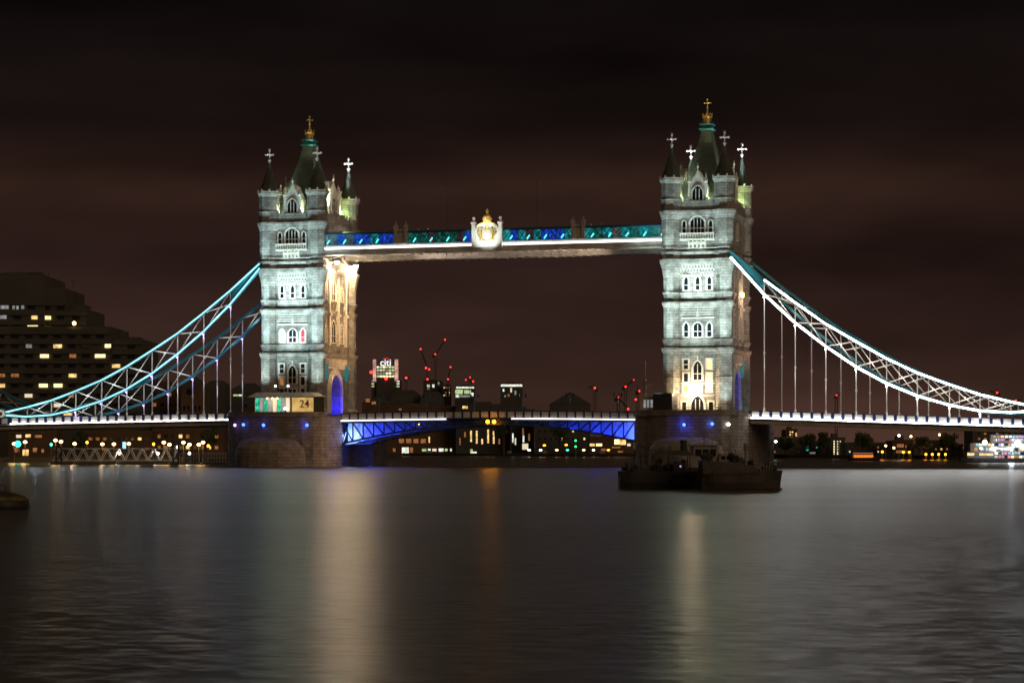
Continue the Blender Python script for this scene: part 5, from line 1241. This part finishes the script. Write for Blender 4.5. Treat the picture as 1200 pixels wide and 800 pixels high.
# right hand launch, bow to the right
p = at(868, 525, 193); v = thing('work_launch', 'grey brown launch moored at the front right, bow pointing right', 'boat', (p.x, p.y, 0), TH+.06, group='boats rafted in front of the right pier', local=True)
hull_mesh(6.9, 2.9, 1.55, bow=.40, sheer=.10, rake=.2).build('hull', 'hull2', v)
b = hull_mesh(7.0, 3.0, .12, bow=.40, sheer=.0, rake=.08, draft=.2); b.build('boot_line', 'rust', v)
b = MB(); b.add([(-3.42,-1.40,1.3),(1.3,-1.42,1.3),(1.3,1.42,1.3),(-3.42,1.40,1.3),(-3.42,-1.33,2.45),(-.9,-1.30,2.35),(-.9,1.30,2.35),(-3.42,1.33,2.45),(1.2,-1.25,1.95),(1.2,1.25,1.95)],
    [(3,2,1,0),(4,5,6,7),(5,8,9,6),(0,1,8,5,4),(3,7,6,9,2),(1,2,9,8),(0,4,7,3)]); b.build('raised_deckhouse', 'hull2', v)
b = MB(); b.beam((-3.4, -1.50, 1.38), (1.6, -1.48, 1.42), .1, .1); b.build('rubbing_strake', 'darkmet', v)
b = MB(); cabin(b, -2.0, -.75, -.8, .8, 2.3, 3.0); cb_ = b.build('cabin', 'cabin', v)
for x0 in (-1.75, -1.3):
    b = MB(); b.box(x0, x0+.32, -.83, -.72, 2.55, 2.85); b.build('window', 'glass', cb_)
b = MB(); b.lathe([(2.0, .13), (3.35, .11), (3.4, .2), (3.9, .2)], 8, .35, -.5); b.build('exhaust_stack', 'cabin', v)
b = MB(); b.box(-.5, .1, -.7, .5, 2.1, 2.75); b.lathe([(1.5, .3), (1.75, .3), (1.8, .18), (2.2, .2)], 10, 2.2, 0); b.box(1.4, 2.0, -.4, .4, 1.3, 1.75); b.build('deck_gear', 'darkmet', v)
b = MB()
for i in range(5): b.tube((1.5+i*.26, -1.1+i*.12, 1.4), (1.55+i*.26, -1.05+i*.12, 1.4+.85-.1*i), .06, .05, 5)
b.tube((1.5, -1.1, 2.1), (2.7, -.55, 1.85), .03, .03, 5); b.build('guard_rail', 'cabin', v)
# middle tug seen behind
p = at(818, 525, 201); v = thing('small_tug', 'dark tug with a pale wheelhouse in the middle of the raft of boats', 'tug', (p.x, p.y, 0), TH+.12, group='boats rafted in front of the right pier', local=True)
hull_mesh(8.2, 3.0, 1.5, bow=.4, sheer=.5).build('hull', 'hull', v)
b = MB(); cabin(b, -2.2, .2, -1.0, 1.0, 1.2, 2.35); cabin(b, -.6, 1.7, -.9, .9, 1.2, 3.05, .12); b.box(-.8, 1.75, -1.05, 1.05, 3.05, 3.13); wh = b.build('wheelhouse', 'cabin', v)
for x0 in (-.35, .25, .85):
    b = MB(); b.box(x0, x0+.45, -.93, -.86, 2.3, 2.8); b.build('window', 'glass', wh)
b = MB(); b.lathe([(2.3, .28), (3.3, .26), (3.35, .3), (3.45, .3)], 10, -1.2, 0); b.build('funnel', 'darkmet', v)
b = MB(); b.tube((.5, 0, 3.1), (.5, 0, 4.3), .05, .03, 6); b.beam((.5, -.5, 3.8), (.5, .5, 3.8), .04, .04); b.build('mast', 'cabin', v)
# left barge with awning
p = at(772, 525, 198); v = thing('cargo_barge', 'black flat barge with stacked gear, at the left end of the raft of boats', 'barge', (p.x, p.y, 0), TH+.02, group='boats rafted in front of the right pier', local=True)
hull_mesh(6.9, 3.0, 1.25, bow=.12, sheer=.12, stern=.9, rake=.25).build('hull', 'hull', v)
b = MB(); b.box(-2.6, 2.6, -1.1, 1.1, .9, 1.35); b.box(-2.4, -.9, -.9, .9, 1.35, 1.7); b.build('hatch', 'darkmet', v)
b = MB()
for x in (-.4, 2.6):
    for y in (-1.0, 1.0): b.tube((x, y, 1.2), (x, y, 2.6), .04, .04, 6)
b.add([(-.6,-1.2,2.6),(2.8,-1.2,2.6),(2.8,1.2,2.6),(-.6,1.2,2.6),(-.3,0,2.95),(2.5,0,2.95)], [(0,1,5,4),(3,4,5,2),(0,4,3),(1,2,5),(0,3,2,1)]); b.build('awning', 'hull2', v)
b = MB(); b.tube((-2.3, .2, 1.6), (-1.7, 0, 3.4), .07, .05, 6); b.tube((-1.7, 0, 3.4), (-.6, 0, 2.9), .04, .03, 6); b.lathe([(1.3, .25), (1.9, .22)], 8, -2.3, .2); b.build('derrick', 'darkmet', v)
b = MB()
for x, y, s in ((.2, -.5, .35), (.8, .2, .3), (1.5, -.4, .4), (2.1, .3, .28), (-3.0, -.2, .25)): b.box(x-s, x+s, y-s, y+s, 1.35, 1.35+s*1.3)
b.build('deck_gear', 'hull', v)
p = at(794, 528, 194.5)
g = MB(); g.sphere((p.x, p.y+1.2, 1.95), .09, 8, 5); o = thing('deck_light', 'tiny pale violet light on the deck between barge and tug', 'light', (p.x, p.y+1.2, 1.3)); g.build('bulb', emit('dim_violet_bulb', (.6, .5, .9), .8), o)
b = MB(); b.tube((p.x, p.y+1.2, 1.2), (p.x, p.y+1.2, 1.9), .02, .02, 5); b.build('stem', 'darkmet', o)

rc = random.Random(11)
def clutter(v, pts, m='darkmet', nm='deck_clutter'):
    for (x, y, z, w2, h2, kind) in pts:
        b = MB()
        if kind == 'drum': b.lathe([(z, w2), (z+h2*.1, w2*1.05), (z+h2*.5, w2), (z+h2, w2)], 10, x, y)
        elif kind == 'box': b.rectlathe([(z, w2, w2*.8), (z+h2*.9, w2, w2*.8), (z+h2, w2*.8, w2*.6)], x, y)
        elif kind == 'heap':
            for _ in range(9): b.sphere((x+rc.uniform(-w2, w2), y+rc.uniform(-.3, .3), z+rc.uniform(0, h2)), rc.uniform(.12, .3), 7, 4)
        elif kind == 'pole': b.tube((x, y, z), (x+w2, y, z+h2), .05, .03, 6)
        b.build({'drum': 'drum', 'box': 'locker', 'heap': 'tarpaulin_heap', 'pole': 'pole'}[kind], m, v)
bt = {o.name: o for o in S.objects if o.get('category') in ('boat', 'tug', 'barge')}
bt['small_tug'].scale = (1.08, 1, 1.22); bt['cargo_barge'].scale = (1, 1, 1.12)
clutter(bt['cargo_barge'], [(-2.7, -.6, 1.2, .28, .8, 'drum'), (-2.0, -.9, 1.2, .5, .55, 'heap'), (.3, -.9, 1.35, .6, .5, 'heap'), (1.6, -.7, 1.35, .45, .75, 'box'), (2.3, .5, 1.35, .3, .9, 'drum'), (-.9, .2, 1.5, .5, 1.2, 'pole'), (-1.5, .6, 1.6, -.1, 1.5, 'pole')])
clutter(bt['small_tug'], [(-3.1, -.5, 1.2, .5, .8, 'heap'), (-2.5, .5, 1.2, .25, 1.9, 'pole'), (2.4, -.3, 1.3, .35, .9, 'box'), (1.9, .4, 1.4, .5, .9, 'heap'), (3.0, 0, 1.4, .1, 1.4, 'pole')])
clutter(bt['work_launch'], [(-2.9, -.2, 2.4, .35, .55, 'heap'), (-.6, -.8, 2.2, .35, .7, 'heap'), (.5, .5, 2.0, .6, .5, 'heap'), (1.9, -.4, 1.4, .28, .7, 'drum'), (2.6, .1, 1.4, .3, .45, 'heap'), (-2.4, .3, 2.4, .0, 1.7, 'pole'), (3.1, 0, 1.5, .05, .7, 'pole')])
# foreground buoy left
p = at(3, 597, 131); v = thing('mooring_buoy', 'dark weedy mooring barge with yellow rim at the left edge of the foreground water', 'buoy', (p.x, p.y, 0), TH, local=True)
b = MB(); b.lathe([(-.4, 1.1), (.1, 1.55), (.5, 1.5), (.75, 1.25), (.95, .6), (1.05, .2)], 20, 0, 0); b.build('body', 'hull', v, smooth=True)
b = MB(); b.lathe([(.52, 1.52), (.74, 1.30)], 20, 0, 0); b.build('rim', 'buoy', v)
b = MB()
for k in range(12):
    a0, a1 = 2*math.pi*k/12, 2*math.pi*(k+1)/12; b.tube((.22*math.cos(a0), 0, 1.2+.22*math.sin(a0)), (.22*math.cos(a1), 0, 1.2+.22*math.sin(a1)), .05, .05, 6)
b.build('ring', 'rust', v)

# orange lit excursion boat on the right, and the party boat
p = at(1013, 525, 640); v = thing('excursion_boat', 'low passenger boat with an orange lit saloon off the right bank', 'boat', (p.x, p.y, 0), TH, local=True)
hull_mesh(9, 3, .9, bow=.3, sheer=.4).build('hull', 'hull', v)
b = MB(); cabin(b, -3.6, 2.6, -1.2, 1.2, .7, 2.0); b.box(-3.4, 2.2, -1.3, 1.3, 2.0, 2.1); s_ = b.build('saloon', 'cabin', v)
for i in range(6):
    b = MB(); b.box(-3.2+i*.92, -3.2+i*.92+.84, -1.26, -1.17, .9, 1.65); b.build('window', emit('orange_saloon', (1, .25, .03), 1.0) if i == 0 else bpy.data.materials['orange_saloon'], s_)
b = MB(); b.box(-3.4, 2.2, -1.36, -1.3, 2.0, 2.25); b.build('canopy', emit('dim_pink_canopy', (.8, .35, .25), .3), v)
D = 560; p = at(1175, 525, D); v = thing('party_boat', 'brightly lit party boat with striped lights moored at the right edge', 'boat', (p.x, p.y, 0), TH, local=True)
k_ = D/FPX; gx = lambda x: (x-1175)*k_; gz = lambda y: CH+(YH-y)*k_
hull_mesh(100*k_, 5, 1.1, bow=.12, sheer=.3, stern=.5).build('hull', 'hull2', v)
b = MB(); b.box(gx(1132), gx(1215), -1.6, 2.0, .8, gz(529)); b.box(gx(1136), gx(1215), -1.2, 1.8, gz(529), gz(519)); b.box(gx(1160), gx(1215), -1.0, 1.6, gz(519), gz(509)); b.build('superstructure', 'cabin', v)
sg = emit('violet_saloon', (.35, .40, 1.0), .8, .5, .5); sp_ = emit('pink_saloon', (1, .25, .5), .6, .8, .8); sc2 = emit('cyan_saloon', (.2, .8, 1), .8, .7, .8)
for (x0, x1, y0, y1, m) in [(1132,1140,533.5,530.5,'win_warm'),(1146,1162,533.5,531,'win_warm'),(1136,1142,540.5,537.5,sg),(1149,1157,540.5,537,sg),(1161,1169,541,538.5,sg)]:
    b = MB(); b.box(gx(x0), gx(x1), -1.75, -1.65, gz(y0), gz(y1)); b.build('window', m, v)
rnd = random.Random(5); ms = [sp_, sg, sc2, 'win_warm', 'win_white', 'win_grey', 'win_grey', 'win_dim', 'glass']
for row, (y0, y1) in enumerate(((541, 537.5), (536.5, 533.5), (532, 529.5), (527.5, 524.5), (522, 519.5), (516.5, 513.8), (512.5, 510.2))):
    x = 1164 if row < 3 else (1140 if row < 5 else 1163)
    while x < 1206:
        w2 = rnd.uniform(1.4, 4.2); b = MB(); b.box(gx(x), gx(x+w2), -1.75 if row < 3 else (-1.3 if row < 5 else -1.12), -1.62 if row < 3 else (-1.2 if row < 5 else -1.0), gz(y0+rnd.uniform(-.4, .4)), gz(y1)); b.build('window', rnd.choice(ms), v); x += w2+rnd.uniform(.4, 1.6)
b = MB()
for i in range(12):
    xa, xb = 1160+i*2.2, 1162.2+i*2.2; ya = 523.5+2*math.sin(math.pi*i/12); yb = 523.5+2*math.sin(math.pi*(i+1)/12)
    b.beam((gx(xa), -1.9, gz(ya)), (gx(xb), -1.9, gz(yb)), .08, .2)
b.build('light_string', 'lamp_white', v)
for x, y, r_ in ((1152, 518, .55), (1190.5, 519.5, .75), (1197, 523.5, .6), (1147.5, 525, .3), (1163, 527, .3), (1183, 527, .25)):
    b = MB(); b.sphere((gx(x), -2.1, gz(y)), r_, 10, 6); b.build('lamp', 'lamp_white', v)
    b = MB(); b.tube((gx(x), -1.9, gz(y)), (gx(x), -1.3, gz(530)), .06, .06, 5); b.build('lamp_stem', 'darkmet', v)
point(tuple(at(1185, 530, 548)), 2500, (.7, .8, 1), .5)
